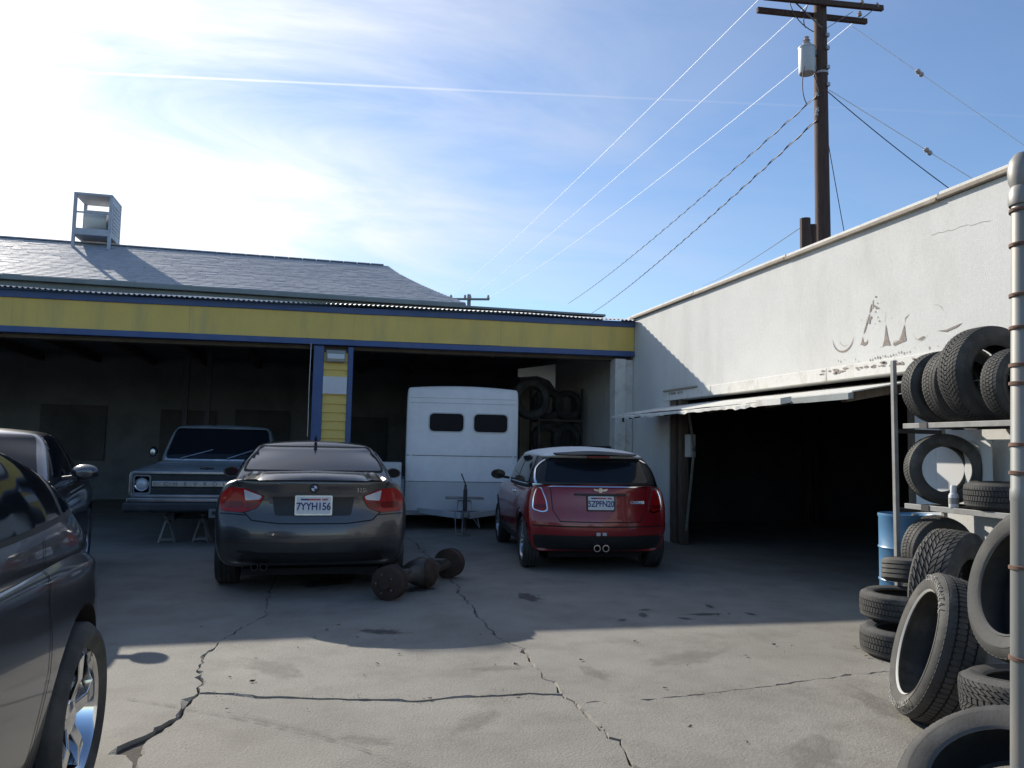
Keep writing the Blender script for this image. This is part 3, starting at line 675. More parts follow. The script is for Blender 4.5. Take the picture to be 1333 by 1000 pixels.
# ------------------------------------------------------------------ vehicles
def lattice(nxs, stations, levels, rear, front, crown=.04, creases=(), corner=.22, sub=2, hook=None):
    """box lattice body. stations: (y,w,zb,zt); levels: (z fraction, width fraction);
    rear/front: y offset per level; returns a subdivided mesh"""
    sv = [-s for s in reversed(nxs[1:])]+list(nxs); ny, nz = len(stations)-1, len(levels)-1; nx = len(sv)-1
    idx = {}; V = []
    def vid(i, j, k):
        if (i,j,k) in idx: return idx[i,j,k]
        s = sv[i]; y, w, zb, zt = stations[j]; f, wf = levels[k]
        x = s*w*wf; z = zb+(zt-zb)*f
        if k == nz: z -= crown*s*s
        if j == 0: y += rear[k]+corner*abs(s)**3
        if j == ny: y += front[k]-corner*abs(s)**3
        if hook: x, y, z = hook(s, j, k, x, y, z)
        V.append((x,y,z)); idx[i,j,k] = len(V)-1; return idx[i,j,k]
    F = []
    for j in range(ny):
        for i in range(nx):
            F.append((vid(i,j,nz),vid(i+1,j,nz),vid(i+1,j+1,nz),vid(i,j+1,nz))); F.append((vid(i,j,0),vid(i,j+1,0),vid(i+1,j+1,0),vid(i+1,j,0)))
        for k in range(nz):
            F.append((vid(nx,j,k),vid(nx,j+1,k),vid(nx,j+1,k+1),vid(nx,j,k+1))); F.append((vid(0,j,k),vid(0,j,k+1),vid(0,j+1,k+1),vid(0,j+1,k)))
    for k in range(nz):
        for i in range(nx):
            F.append((vid(i,0,k),vid(i+1,0,k),vid(i+1,0,k+1),vid(i,0,k+1))); F.append((vid(i,ny,k),vid(i,ny,k+1),vid(i+1,ny,k+1),vid(i+1,ny,k)))
    me = bpy.data.meshes.new('cage'); me.from_pydata(V, [], F)
    inv = {v: k for k, v in idx.items()}
    bm = bmesh.new(); bm.from_mesh(me); bmesh.ops.recalc_face_normals(bm, faces=bm.faces); bm.verts.ensure_lookup_table()
    cl = bm.edges.layers.float.new('crease_edge')
    for e in bm.edges:
        a, b = inv[e.verts[0].index], inv[e.verts[1].index]
        for fn, val in creases:
            if fn(a, b, nx, ny, nz): e[cl] = max(e[cl], val)
    bm.to_mesh(me); bm.free()
    o = bpy.data.objects.new('tmp', me); C.objects.link(o); md = o.modifiers.new('s', 'SUBSURF'); md.levels = sub; md.render_levels = sub
    return bake(o)
def bake(o):
    dg = bpy.context.evaluated_depsgraph_get(); me = bpy.data.meshes.new_from_object(o.evaluated_get(dg)); old = o.data
    bpy.data.objects.remove(o); return me
def cut(me, wheels, m_body, m_cut):
    """cut round wheel wells"""
    me.materials.clear(); me.materials.append(M[m_body])
    o = bpy.data.objects.new('tmp', me); C.objects.link(o); tmp = []
    for (x0, x1, y, z, r) in wheels:
        mb = MB(); n = 36; vs_ = []
        for x in (x0, x1):
            for q in range(n): t = 2*math.pi*q/n; vs_.append((x, y+r*math.cos(t), z+r*math.sin(t)))
        mb.add(vs_, [tuple(range(n)), tuple(range(n,2*n))[::-1]]+[(q,n+q,n+(q+1)%n,(q+1)%n) for q in range(n)])
        c = mb.build('cutter', m_cut); tmp.append(c); md = o.modifiers.new('b', 'BOOLEAN'); md.object = c; md.operation = 'DIFFERENCE'; md.solver = 'EXACT'
        if hasattr(md, 'material_mode'): md.material_mode = 'TRANSFER'
    r = bake(o)
    for c in tmp: bpy.data.objects.remove(c)
    return r
def smooth(me, ang=42):
    me.polygons.foreach_set('use_smooth', [True]*len(me.polygons)); me.set_sharp_from_angle(angle=R_(ang)); return me
class Surf:
    def __init__(s, meshes):
        V, F = [], []
        for me in meshes:
            o = len(V); V += [v.co.copy() for v in me.vertices]; F += [tuple(i+o for i in p.vertices) for p in me.polygons]
        s.t = BVHTree.FromPolygons(V, F)
    def cast(s, view, a, b):
        o, d = {'rear': ((a,-4,b),(0,1,0)), 'front': ((a,9,b),(0,-1,0)), 'right': ((4,a,b),(-1,0,0)), 'left': ((-4,a,b),(1,0,0)), 'top': ((a,b,4),(0,0,-1))}[view]
        h = s.t.ray_cast(Vector(o), Vector(d)); return h[0], h[1], Vector(d)
    def decal(s, name, poly, view, m, parent, eps=.004, thick=.012, res=.035, smooth_=True, mirror=False):
        """a thin shell panel that follows the surface inside a convex outline"""
        if mirror:
            poly = [(-a, b) for a, b in poly][::-1]
        xs_ = [p[0] for p in poly]; ys_ = [p[1] for p in poly]; x0, x1, y0, y1 = min(xs_), max(xs_), min(ys_), max(ys_)
        nx, ny = max(2, int((x1-x0)/res)+1), max(2, int((y1-y0)/res)+1)
        bm = bmesh.new(); g_ = [[bm.verts.new((x0+(x1-x0)*i/nx, y0+(y1-y0)*j/ny, 0)) for i in range(nx+1)] for j in range(ny+1)]
        for j in range(ny):
            for i in range(nx): bm.faces.new((g_[j][i], g_[j][i+1], g_[j+1][i+1], g_[j+1][i]))
        ar = sum(poly[i][0]*poly[(i+1)%len(poly)][1]-poly[(i+1)%len(poly)][0]*poly[i][1] for i in range(len(poly)))
        if ar < 0: poly = poly[::-1]
        for i in range(len(poly)):
            a, b = Vector((*poly[i],0)), Vector((*poly[(i+1)%len(poly)],0)); e = b-a
            if e.length < 1e-5: continue
            n = Vector((e.y, -e.x, 0)).normalized()
            bmesh.ops.bisect_plane(bm, geom=bm.verts[:]+bm.edges[:]+bm.faces[:], plane_co=a, plane_no=n, clear_outer=True, dist=1e-6)
        bmesh.ops.remove_doubles(bm, verts=bm.verts, dist=1e-4)
        bad = []; dd = None
        for v in bm.verts:
            h, n, d = s.cast(view, v.co.x, v.co.y); dd = d
            if h is None: bad.append(v); continue
            nn = n if n.dot(d) < 0 else -n
            v.co = h+nn*eps
        bmesh.ops.delete(bm, geom=bad, context='VERTS')
        be = [e for e in bm.edges if e.is_boundary]
        if be and dd is not None:
            r = bmesh.ops.extrude_edge_only(bm, edges=be)
            for v in [q for q in r['geom'] if isinstance(q, bmesh.types.BMVert)]: v.co += dd*thick
        bmesh.ops.recalc_face_normals(bm, faces=bm.faces)
        me = bpy.data.meshes.new(name); bm.to_mesh(me); bm.free()
        if smooth_: smooth(me, 50)
        return link(name, me, m, parent)
    def strip(s, name, pts, view, w, m, parent, eps=.0035, n=10):
        """narrow band along a polyline on the surface (panel gaps, trims)"""
        P_ = []
        for a, b in zip(pts, pts[1:]):
            for i in range(n): P_.append(Vector(a).lerp(Vector(b), i/n))
        P_.append(Vector(pts[-1])); vs_ = []; ok = []
        for i, p in enumerate(P_):
            d = (P_[min(i+1,len(P_)-1)]-P_[max(i-1,0)]).normalized(); nn = Vector((-d.y,d.x))*w/2; row = []
            for q in (p-nn, p+nn):
                h, n_, dd = s.cast(view, q.x, q.y)
                if h is None: row = None; break
                n_ = n_ if n_.dot(dd) < 0 else -n_; row.append(h+n_*eps)
            ok.append(row is not None); vs_ += row if row else [Vector((0,0,0))]*2
        fs = [(2*i,2*i+1,2*i+3,2*i+2) for i in range(len(P_)-1) if ok[i] and ok[i+1] and (vs_[2*i]-vs_[2*i+2]).length < .35]
        me = bpy.data.meshes.new(name); me.from_pydata([tuple(v) for v in vs_], [], fs)
        bm = bmesh.new(); bm.from_mesh(me); bmesh.ops.delete(bm, geom=[v for v in bm.verts if not v.link_faces], context='VERTS'); bmesh.ops.recalc_face_normals(bm, faces=bm.faces); bm.to_mesh(me); bm.free()
        return link(name, me, m, parent)
    def piping(s, name, pts, view, r, m, parent, n=8, off=.006):
        P_ = [Vector(a).lerp(Vector(b), i/n) for a, b in zip(pts, pts[1:]) for i in range(n)]+[Vector(pts[-1])]; out = []
        for p in P_:
            h, n_, dd = s.cast(view, p.x, p.y)
            if h is not None: n_ = n_ if n_.dot(dd) < 0 else -n_; out.append(h+n_*off)
        return MB().tube(out, r, 8).build(name, m, parent, smooth=True)
    def point(s, view, a, b): return s.cast(view, a, b)[0]

def tyre_mesh(R, ri, w, n=56, shoulder=.03):
    h = w/2; pr = [(ri,-h*.80),(ri+.015,-h*.86),((R+ri)/2,-h*1.0),(R-shoulder*1.1,-h*.97),(R-.010,-h*.80),(R-.001,-h*.70)]
    for c in (-.38, 0, .38):       # grooves round the tread
        pr += [(R,h*(c-.055)),(R-.010,h*(c-.045)),(R-.010,h*(c+.045)),(R,h*(c+.055))]
    pr += [(R-.001,h*.70),(R-.010,h*.80),(R-shoulder*1.1,h*.97),((R+ri)/2,h),(ri+.015,h*.86),(ri,h*.80)]
    inner = [(ri+.012,h*.70),((R+ri)/2,h*.86),(R-.025,h*.75),(R-.022,0),(R-.025,-h*.75),((R+ri)/2,-h*.86),(ri+.012,-h*.70)]
    return pr+inner, len(pr)
def tread_blocks(R, w, rows=5, nb=52, skew=.3, hgt=.006, gapf=.72, seed=0):
    rnd = random.Random(seed); mb = MB(); bw = w*.80/rows
    for r in range(rows):
        xc = -w*.40+bw*(r+.5); off = (r % 2)*.5+rnd.random()*.2; sg = 1 if r < rows/2 else -1
        if r == rows//2 and rows % 2: sg = 0
        for q in range(nb):
            a0 = 2*math.pi*(q+off)/nb; a1 = a0+2*math.pi/nb*gapf; vs_ = []
            for rr in (R-.004, R+hgt):
                sh = .0 if rr < R else .08
                for aa, xx in ((a0,-1),(a0,1),(a1,1),(a1,-1)):
                    x = xc+xx*bw*(.44-sh*.4); a = aa+sg*skew*xx*(math.pi/nb); r2__ = rr-(abs(x)/(w/2))**4*.02
                    vs_.append((x, r2__*math.cos(a), r2__*math.sin(a)))
            mb.add(vs_, [(4,5,6,7),(0,4,7,3),(1,2,6,5),(0,1,5,4),(3,7,6,2)])
    return mb
def wheel(parent, x, y, z, R, w, rim_r, side, style='five', rim_m='alloy', steer=0):
    e = bpy.data.objects.new('wheel', None); C.objects.link(e); e.parent = parent; e.location = (x,y,z); e.rotation_euler = (0,0,(0 if side > 0 else math.pi)+steer); e.empty_display_size = .05
    pr, k = tyre_mesh(R, rim_r, w); me = MB().lathe(pr, 48, 'x', closed=True).mesh('tire', smooth=True); link('tire', me, 'rubber', e)
    h = w/2
    mb = MB().lathe([(rim_r+.004,h*.80),(rim_r-.012,h*.86),(rim_r-.022,h*.74),(rim_r-.03,-h*.6),(rim_r-.05,-h*.62),(.05,-h*.62),(.0,-h*.62)], 40, 'x')
    link('rim', mb.mesh('rim', smooth=True), 'steel' if style == 'steel' else rim_m, e)
    mb = MB(); ns = {'five': 5, 'seven': 7, 'steel': 0, 'multi': 10}[style]
    if ns:
        for q in range(ns):
            a = 2*math.pi*q/ns+.2
            def pt(r, t, xx): return (xx, r*math.cos(a+t), r*math.sin(a+t))
            wd0, wd1 = (.30, .16) if ns == 5 else ((.22,.10) if ns == 7 else (.14,.06))
            A = [pt(.055,-wd0*1.6,h*.55),pt(.055,wd0*1.6,h*.55),pt(rim_r-.02,wd1,h*.72),pt(rim_r-.02,-wd1,h*.72),pt(.055,-wd0*1.2,h*.25),pt(.055,wd0*1.2,h*.25),pt(rim_r-.02,wd1*.8,h*.3),pt(rim_r-.02,-wd1*.8,h*.3)]
            mid = [pt(rim_r*.55,-wd1*1.1,h*.74),pt(rim_r*.55,wd1*1.1,h*.74)]
            mb.add(A+mid, [(0,1,9,8),(8,9,2,3),(0,8,3,7,4),(1,5,6,2,9),(4,7,6,5)])
    mb.lathe([(0,h*.62),(.035,h*.62),(.07,h*.55),(.075,h*.2)], 20, 'x')
    link('spokes', mb.mesh('spokes', bevel=.004), rim_m if ns else 'steel', e)
    MB().lathe([(0,-h*.1),(rim_r-.05,-h*.1),(rim_r-.05,-h*.2),(0,-h*.2)], 28, 'x').build('brake_disc', 'dark_metal', e)
    return e
def plate(parent, text, x, y, z, tilt, rz=0, w=.305, h=.152, frame=None, size=.094, facing=-1):
    p = MB().add([(a, 0, b) for a, b in rrect(-w/2, w/2, -h/2, h/2, .012)]+[(a, .006, b) for a, b in rrect(-w/2, w/2, -h/2, h/2, .012)],
                 [tuple(range(20)), tuple(range(20,40))[::-1]]+[(i,(i+1)%20,20+(i+1)%20,20+i) for i in range(20)]).build('license_plate', 'plate', parent, loc=(x,y,z))
    p.rotation_euler = (tilt,0,rz)
    t = link('plate_number', text_mesh('plate_number', text, size, .0008, .96, .86, size*.018), 'plate_blue', p, (0,-.002,-.012)); t.rotation_euler = (math.pi/2,0,0)
    for dx, s_, m_ in ((-.08,.07,'plate_blue'),(.0,.12,'plate_red'),(.1,.05,'plate_red')):
        MB().box(dx-s_/2, dx+s_/2, -.0015, 0, h/2-.03, h/2-.015).build('plate_band', m_, p)
    if frame:
        MB().prism(rrect(-w/2-.014, w/2+.014, -h/2-.014, h/2+.014, .012), .001, .010, 'y').build('plate_frame', frame, p)
    return p
def mirror_part(parent, x, y, z, side, m, w=.20, h=.13, cap='black_plastic', facing=1):
    facing = -facing
    e = MB().lathe([(.0,-.06),(.045,-.05),(.075,-.01),(.08,.03),(.076,.045),(.0,.045)], 20, 'y')
    me = e.mesh('door_mirror', smooth=True); me.transform(Matrix.Diagonal((w/.16, 1.0*facing, h/.16, 1)))
    o = link('door_mirror', me, m, parent, (x+side*(w/2+.04), y, z))
    MB().lathe([(0,.047*-1),(.066,.047*-1)], 20, 'y').build('mirror_glass', 'tint', o).scale = (w/.16, -1.0*facing, h/.16)
    MB().bar((-side*(w/2+.06), .01, -.05), (-side*.02, .0, -.03), .06, .035).build('mirror_arm', cap, o, bevel=.008)
    return o
def is_ring(k0): return lambda a, b, nx, ny, nz: a[2] == b[2] == k0
NXS = (0, .42, .8, 1)
def car_shell(parent, body_m, cab_m, st, lv, rear, front, cab, wells, crown=.04, creases=((is_ring(3), .35),), corner=.22, cab_name='cabin', well_m='well', sub=2):
    b = lattice(NXS, st, lv, rear, front, crown, creases, corner, sub)
    b = smooth(cut(b, wells, body_m, well_m)) if wells else smooth(b)
    ob = link('body', b, body_m, parent)
    c = smooth(lattice((0,.5,.88,1), cab['st'], cab['lv'], cab['rear'], cab['front'], cab.get('crown',.03), (), cab.get('corner',.12), 2))
    oc = link(cab_name, c, cab_m, parent)
    return ob, oc, Surf([b, c])

# --- graphite saloon seen from behind
bm_ = thing('sedan', 'dark graphite four-door saloon seen from behind in the centre of the yard', 'car', (.02,7.44,0))
WR = .322
st = [(0,.80,.30,1.075),(.22,.875,.25,1.10),(.62,.905,.22,1.075),(.97,.912,.22,1.04),(1.6,.905,.20,.97),(2.4,.90,.20,.95),(3.2,.90,.20,.96),(3.73,.905,.22,.93),(4.2,.875,.24,.85),(4.5,.74,.26,.72)]
lv = [(0,.86),(.10,.965),(.36,1.0),(.64,1.0),(.87,.955),(1,.85)]
cab = dict(st=[(.50,.80,.90,1.36),(1.45,.82,.90,1.435),(1.95,.82,.90,1.44),(2.55,.81,.90,1.425),(3.35,.78,.90,1.36)], lv=[(0,1.03),(.30,.98),(.68,.87),(1,.71)],
           rear=[-.05,.17,.50,.88], front=[.05,-.2,-.5,-.82], crown=.05, corner=.10)
wl = [(sx*.66, sx*1.2, y, WR+.005, WR+.045) for sx in (-1,1) for y in (.97,3.73)]
ob, oc, S = car_shell(bm_, 'bmw_paint', 'bmw_paint', st, lv, [.13,.03,-.01,.075,.075,.02], [-.1,0,.03,.03,0,-.1], cab, wl)
S.decal('rear_window', rpoly([(-.70,1.105),(.70,1.105),(.665,1.22),(.565,1.365),(-.565,1.365),(-.665,1.22)], .035), 'rear', 'gap', bm_, .003)
S.decal('rear_window', rpoly([(-.675,1.12),(.675,1.12),(.64,1.22),(.548,1.352),(-.548,1.352),(-.64,1.22)], .03), 'rear', 'tint_dusty', bm_, .006)
for sx, v in ((1,'right'),(-1,'left')):
    S.decal('side_window', rpoly([(1.02,1.0),(1.95,.985),(1.95,1.375),(1.55,1.365),(1.15,1.20)], .03), v, 'tint', bm_, .005)
    S.decal('side_window', rpoly([(2.02,.985),(3.05,.98),(2.55,1.34),(2.02,1.375)], .03), v, 'tint', bm_, .005)
    for pts in ([(1.06,.40),(1.30,.55),(1.32,.78),(1.10,.97)], [(1.98,.25),(1.98,.97)], [(3.1,.28),(3.12,.95)]): S.strip('door_gap', pts, v, .008, 'gap', bm_)
    for y in (1.35,2.3): S.decal('door_handle', rrect(y,y+.19,.815,.845,.012), v, 'bmw_paint', bm_, .02, .03)
    mirror_part(bm_, sx*.86, 3.0, 1.03, sx, 'bmw_paint', .20, .13, facing=1)
# tail lights: red body, darker reversing band, pale inner wedge
for mr_ in (False, True):
    o = S.decal('tail_light', rpoly([(-.825,.765),(-.83,.90),(-.77,.985),(-.60,.975),(-.435,.905),(-.50,.80),(-.62,.755)], .03), 'rear', 'tail_red', bm_, .012, .02, .03, mirror=mr_)
    S.decal('lens_wedge', rpoly([(-.615,.965),(-.455,.908),(-.475,.875),(-.60,.865)], .012), 'rear', 'lens', o, .017, .01, .03, mirror=mr_)
    S.decal('lens_band', rpoly([(-.80,.855),(-.62,.855),(-.62,.80),(-.79,.80)], .012), 'rear', 'tail_dark', o, .0165, .01, .03, mirror=mr_)
    S.decal('lens_band', rpoly([(-.60,.85),(-.475,.86),(-.515,.81),(-.60,.785)], .012), 'rear', 'tail_dark', o, .0165, .01, .03, mirror=mr_)
    S.decal('reflector', rrect(-.66,-.52,.40,.412,.006), 'rear', 'black_plastic', bm_, .008, .01, .03, mirror=mr_)
    S.strip('trunk_gap', [(-.70,1.06),(-.665,.985)], 'rear', .008, 'gap', bm_) if not mr_ else S.strip('trunk_gap', [(.70,1.06),(.665,.985)], 'rear', .008, 'gap', bm_)
S.decal('plate_recess', rpoly([(-.34,.735),(.34,.735),(.37,.915),(-.37,.915)], .03), 'rear', 'black_plastic', bm_, .0025, .004)
S.decal('trunk_ridge', rpoly([(-.40,.905),(.40,.905),(.39,.935),(-.39,.935)], .012), 'rear', 'bmw_paint', bm_, .022, .03)
S.strip('trunk_gap', [(-.66,.80),(-.54,.69),(-.30,.665),(.30,.665),(.54,.69),(.66,.80)], 'rear', .010, 'gap', bm_)
S.strip('bumper_gap', [(-.83,.745),(-.60,.735)], 'rear', .008, 'gap', bm_); S.strip('bumper_gap', [(.83,.745),(.60,.735)], 'rear', .008, 'gap', bm_)
S.decal('bumper_rub_strip', rpoly([(-.80,.50),(.80,.50),(.82,.535),(-.82,.535)], .01), 'rear', 'bmw_paint', bm_, .016, .03)
S.decal('lower_valance', rpoly([(-.66,.31),(.66,.31),(.60,.40),(-.60,.40)], .02), 'rear', 'black_plastic', bm_, .006, .01)
S.decal('trunk_lip', rpoly([(-.66,1.045),(.66,1.045),(.60,1.085),(0,1.10),(-.60,1.085)], .015), 'rear', 'bmw_paint', bm_, .028, .05)
pp = S.point('rear', 0, .83); plate(bm_, '7YYH156', 0, pp.y-.034, .83, R_(-3), frame='worn_chrome')
pp = S.point('rear', 0, .985)
em = MB().lathe([(0,-.012),(.034,-.012),(.041,-.006),(.041,0)], 24, 'y').build('emblem', 'black_plastic', bm_, smooth=True, loc=(0,pp.y-.012,.985))
for q, m_ in enumerate(('plate','plate_blue','plate','plate_blue')):
    a0 = math.pi/2*q; MB().add([(0,-.0135,0)]+[(.026*math.cos(a0+i*math.pi/12), -.0135, .026*math.sin(a0+i*math.pi/12)) for i in range(7)], [tuple(range(8))]).build('emblem_quarter', m_, em)
pp = S.point('rear', .46, .975)
o = link('model_badge', text_mesh('badge', '325i', .055, .002), 'chrome', bm_, (.43,pp.y-.020,.965)); o.rotation_euler = (math.pi/2,0,0)
an = MB().add([(-.02,1.38,1.42),(.02,1.38,1.42),(.012,1.52,1.43),(-.012,1.52,1.43),(0,1.37,1.49),(0,1.40,1.495),(0,1.50,1.445)], [(0,1,5,4),(1,2,6,5),(3,0,4,6),(2,3,6),(0,4,1),(4,5,6)]).build('roof_antenna', 'black_plastic', bm_)
for sx in (-.5,-.42): MB().lathe([(.028,0),(.032,0),(.032,.16),(.028,.16)], 16, 'y', closed=True, c=(sx,.12,.27)).build('exhaust_pipe', 'dark_metal', bm_, smooth=True)
for sx in (-1,1):
    for y in (.97,3.73): wheel(bm_, sx*.795, y, WR, WR, .225, .215, sx, 'five')
MB().box(-.62,.62,.3,4.1,.17,.23).build('underbody', 'well', bm_)

# --- red hatchback with a pale roof
mi = thing('hatchback', 'dark red three-door hatchback with pale roof parked by the white wall', 'car', (3.17,8.42,0), R_(-6.5))
WM = .30
st = [(0,.76,.25,.985),(.18,.825,.22,.99),(.52,.845,.20,.98),(1.2,.845,.19,.965),(2.0,.845,.19,.955),(2.6,.845,.19,.955),(3.0,.84,.20,.93),(3.4,.80,.22,.86),(3.62,.66,.25,.74)]
lv = [(0,.88),(.12,.965),(.38,1.0),(.66,1.0),(.90,.96),(1,.90)]
cab = dict(st=[(.16,.78,.90,1.345),(.72,.785,.90,1.365),(1.3,.785,.90,1.37),(1.9,.78,.90,1.365),(2.55,.75,.90,1.32)], lv=[(0,1.02),(.34,.975),(.72,.89),(1,.78)],
           rear=[-.02,.06,.16,.26], front=[.03,-.15,-.34,-.52], crown=.03, corner=.13)
wl = [(sx*.60, sx*1.1, y, WM+.005, WM+.04) for sx in (-1,1) for y in (.58,3.04)]
ob, oc, S = car_shell(mi, 'mini_red', 'black_plastic', st, lv, [.12,.02,-.01,.05,.07,.10], [-.08,0,.03,.02,0,-.08], cab, wl, crown=.02, corner=.20, cab_name='pillars')
rf = smooth(lattice((0,.5,.88,1), [(.30,.60,1.27,1.395),(.75,.635,1.28,1.425),(1.3,.64,1.285,1.43),(1.9,.63,1.28,1.42),(2.2,.58,1.27,1.38)], [(0,1.0),(.35,1.02),(1,.86)], [.06,-.02,.10], [-.06,.02,-.08], .055, (), .12, 2))
link('roof', rf, 'white_paint', mi)
S2 = Surf([rf, oc.data, ob.data])
sp = smooth(lattice((0,.5,.88,1), [(.16,.44,1.31,1.345),(.30,.50,1.315,1.372),(.5,.52,1.32,1.38)], [(0,.97),(.5,1.0),(1,.90)], [.05,0,.03], [0,0,0], .045, (), .12, 2)); link('roof_spoiler', sp, 'black_plastic', mi)
MB().box(-.13,.13,.178,.22,1.292,1.312).build('brake_light', 'tail_dark', mi, bevel=.006)
S.decal('rear_window', rpoly([(-.615,1.005),(.615,1.005),(.585,1.12),(.535,1.315),(-.535,1.315),(-.585,1.12)], .04), 'rear', 'tint', mi, .006)
S.strip('chrome_trim', [(-.74,.955),(0,.958),(.74,.955)], 'rear', .012, 'chrome', mi, .014, 16)
for sx, v in ((1,'right'),(-1,'left')):
    S.decal('side_window', rpoly([(.42,1.0),(1.18,.995),(1.18,1.30),(.62,1.30),(.50,1.18)], .04), v, 'tint', mi, .006)
    S.decal('side_window', rpoly([(1.24,.995),(2.22,.99),(1.92,1.30),(1.24,1.305)], .03), v, 'tint', mi, .006)
    S.strip('chrome_trim', [(.15,.978),(1.2,.973),(2.5,.966)], v, .012, 'chrome', mi, .010, 12)
    S.strip('pillar_trim', [(.30,.99),(.42,1.15),(.47,1.31)], v, .014, 'chrome', mi, .010, 8)
    S.strip('door_gap', [(1.22,.30),(1.20,.96)], v, .008, 'gap', mi); S.strip('door_gap', [(2.42,.30),(2.45,.95)], v, .008, 'gap', mi)
    S.decal('door_handle', rrect(1.28,1.45,.83,.865,.012), v, 'chrome', mi, .018, .03)
    S.decal('sill_trim', rrect(.95,2.7,.24,.36,.02), v, 'black_plastic', mi, .008, .01)
    mirror_part(mi, sx*.80, 2.12, 1.03, sx, 'black_plastic', .20, .13)
    for y in (.58,3.04):      # black arch lips
        pts = [(y+(WM+.07)*math.cos(R_(a)), WM+(WM+.07)*math.sin(R_(a))) for a in range(-5,190,15)]
        S.strip('arch_lip', pts, v, .055, 'black_plastic', mi, .008, 3)
        wheel(mi, sx*.735, y, WM, WM, .195, .215, sx, 'multi')
for mr_ in (False, True):
    c_ = S.decal('lamp_bezel', rpoly([(-.765,.70),(-.755,.84),(-.715,.955),(-.655,.955),(-.60,.80),(-.585,.685),(-.65,.665)], .04), 'rear', 'chrome', mi, .007, .015, .02, mirror=mr_)
    o = S.decal('tail_light', rpoly([(-.752,.705),(-.742,.84),(-.708,.940),(-.662,.940),(-.612,.80),(-.60,.70),(-.65,.680)], .035), 'rear', 'tail_red', mi, .013, .01, .02, mirror=mr_)
    S.decal('lens_band', rpoly([(-.735,.755),(-.615,.755),(-.608,.715),(-.735,.715)], .01), 'rear', 'tail_dark', o, .0165, .006, .02, mirror=mr_)
    S.strip('hatch_gap', [((-1 if not mr_ else 1)*.56,.985),((-1 if not mr_ else 1)*.54,.70),((-1 if not mr_ else 1)*.46,.575)], 'rear', .008, 'gap', mi)
S.strip('hatch_gap', [(-.46,.575),(0,.57),(.46,.575)], 'rear', .010, 'gap', mi)
S.decal('handle_bar', rrect(-.30,.30,.865,.885,.008), 'rear', 'black_plastic', mi, .022, .03)
S.decal('lower_bumper', rpoly([(-.72,.26),(.72,.26),(.755,.42),(-.755,.42)], .04), 'rear', 'black_plastic', mi, .010, .02)
S.decal('bumper_line', rrect(-.76,.76,.515,.528,.006), 'rear', 'gap', mi, .003, .004)
for sx in (-1,1): S.decal('reverse_lamp', rrect(sx*.035-.024,sx*.035+.024,.425,.46,.01), 'rear', 'lens', mi, .012, .01, .01)
for sx in (-.05,.05): MB().lathe([(.030,0),(.040,0),(.040,.15),(.030,.15)], 16, 'y', closed=True, c=(sx,.0,.285)).build('exhaust_pipe', 'chrome', mi, smooth=True)
pp = S.point('rear', 0, .80); plate(mi, '5ZPFN20', 0, pp.y-.02, .785, R_(-6), frame='black_plastic', w=.30)
pp = S.point('rear', 0, .93); o = MB().lathe([(0,-.01),(.028,-.01),(.030,0)], 20, 'y').build('emblem', 'chrome', mi, loc=(0,pp.y-.006,.925))
for sx in (-1,1): MB().prism([(sx*.03,.012),(sx*.085,.018),(sx*.07,-.004),(sx*.03,-.014)], -.010, .0, 'y').build('emblem_wing', 'chrome', o)
pp = S.point('rear', .47, .79); o = link('model_badge', text_mesh('badge', 'COOPER', .045, .002), 'chrome', mi, (.44,pp.y-.016,.79)); o.rotation_euler = (math.pi/2,0,R_(9))
MB().box(-.55,.55,.3,3.3,.15,.22).build('underbody', 'well', mi)
S.decal('brake_light_bar', rrect(-.10,.10,1.285,1.30,.004), 'rear', 'lens', mi, .012, .01)

# --- old pickup on axle stands, facing the yard
tr = thing('pickup_truck', 'old grey pickup truck without front wheels propped on stands facing the yard', 'pickup truck', (-1.42,11.55,-.03))
# local: front at y=0, rear at +y
st = [(0,.95,.62,1.03),(.10,.985,.58,1.045),(.6,.99,.52,1.07),(1.1,.99,.50,1.10),(1.5,.985,.50,1.12)]
lv = [(0,.94),(.3,1.0),(.75,1.0),(.92,.97),(1,.90)]
f_ = smooth(cut(lattice(NXS, st, lv, [.06,0,0,.0,.05], [0,0,0,0,0], .035, ((is_ring(3), .6),), .06, 2), [(sx*.6, sx*1.2, .85, .42, .44) for sx in (-1,1)], 'truck_paint', 'well')); link('front_fenders', f_, 'truck_paint', tr)
st = [(1.35,.97,.50,1.13),(1.6,.975,.48,1.15),(2.6,.975,.48,1.15),(2.95,.97,.48,1.14)]
d_ = smooth(lattice(NXS, st, [(0,.95),(.3,1),(.8,.99),(1,.92)], [0,0,0,0], [0,0,0,0], .02, (), .03, 2)); link('cab_lower', d_, 'truck_paint', tr)
c_ = smooth(lattice((0,.5,.88,1), [(1.42,.86,1.06,1.66),(1.95,.865,1.06,1.70),(2.4,.865,1.06,1.70),(2.9,.85,1.06,1.67)], [(0,1.02),(.35,.97),(.8,.88),(1,.80)], [-.08,.12,.34,.42], [.02,-.02,-.06,-.1], .03, (), .08, 2)); link('cab', c_, 'truck_paint', tr)
S = Surf([f_, d_, c_])
S.decal('windshield_trim', rpoly([(-.80,1.135),(.80,1.135),(.69,1.63),(-.69,1.63)], .06), 'rear', 'worn_chrome', tr, .004, .012)
S.decal('windshield', rpoly([(-.775,1.155),(.775,1.155),(.67,1.61),(-.67,1.61)], .05), 'rear', 'tint', tr, .008, .006)
for sx, v in ((1,'right'),(-1,'left')): S.decal('side_window', rpoly([(1.75,1.16),(2.75,1.16),(2.68,1.56),(2.0,1.56)], .04), v, 'tint', tr, .006)
for x0, x1 in ((-.55,-.10),(.12,.5)): 
    a = S.point('rear', x0, 1.165); b = S.point('rear', x1, 1.30); MB().tube([a+Vector((0,-.03,0)), b+Vector((0,-.03,0))], .010, 6).build('wiper', 'worn_chrome', tr)
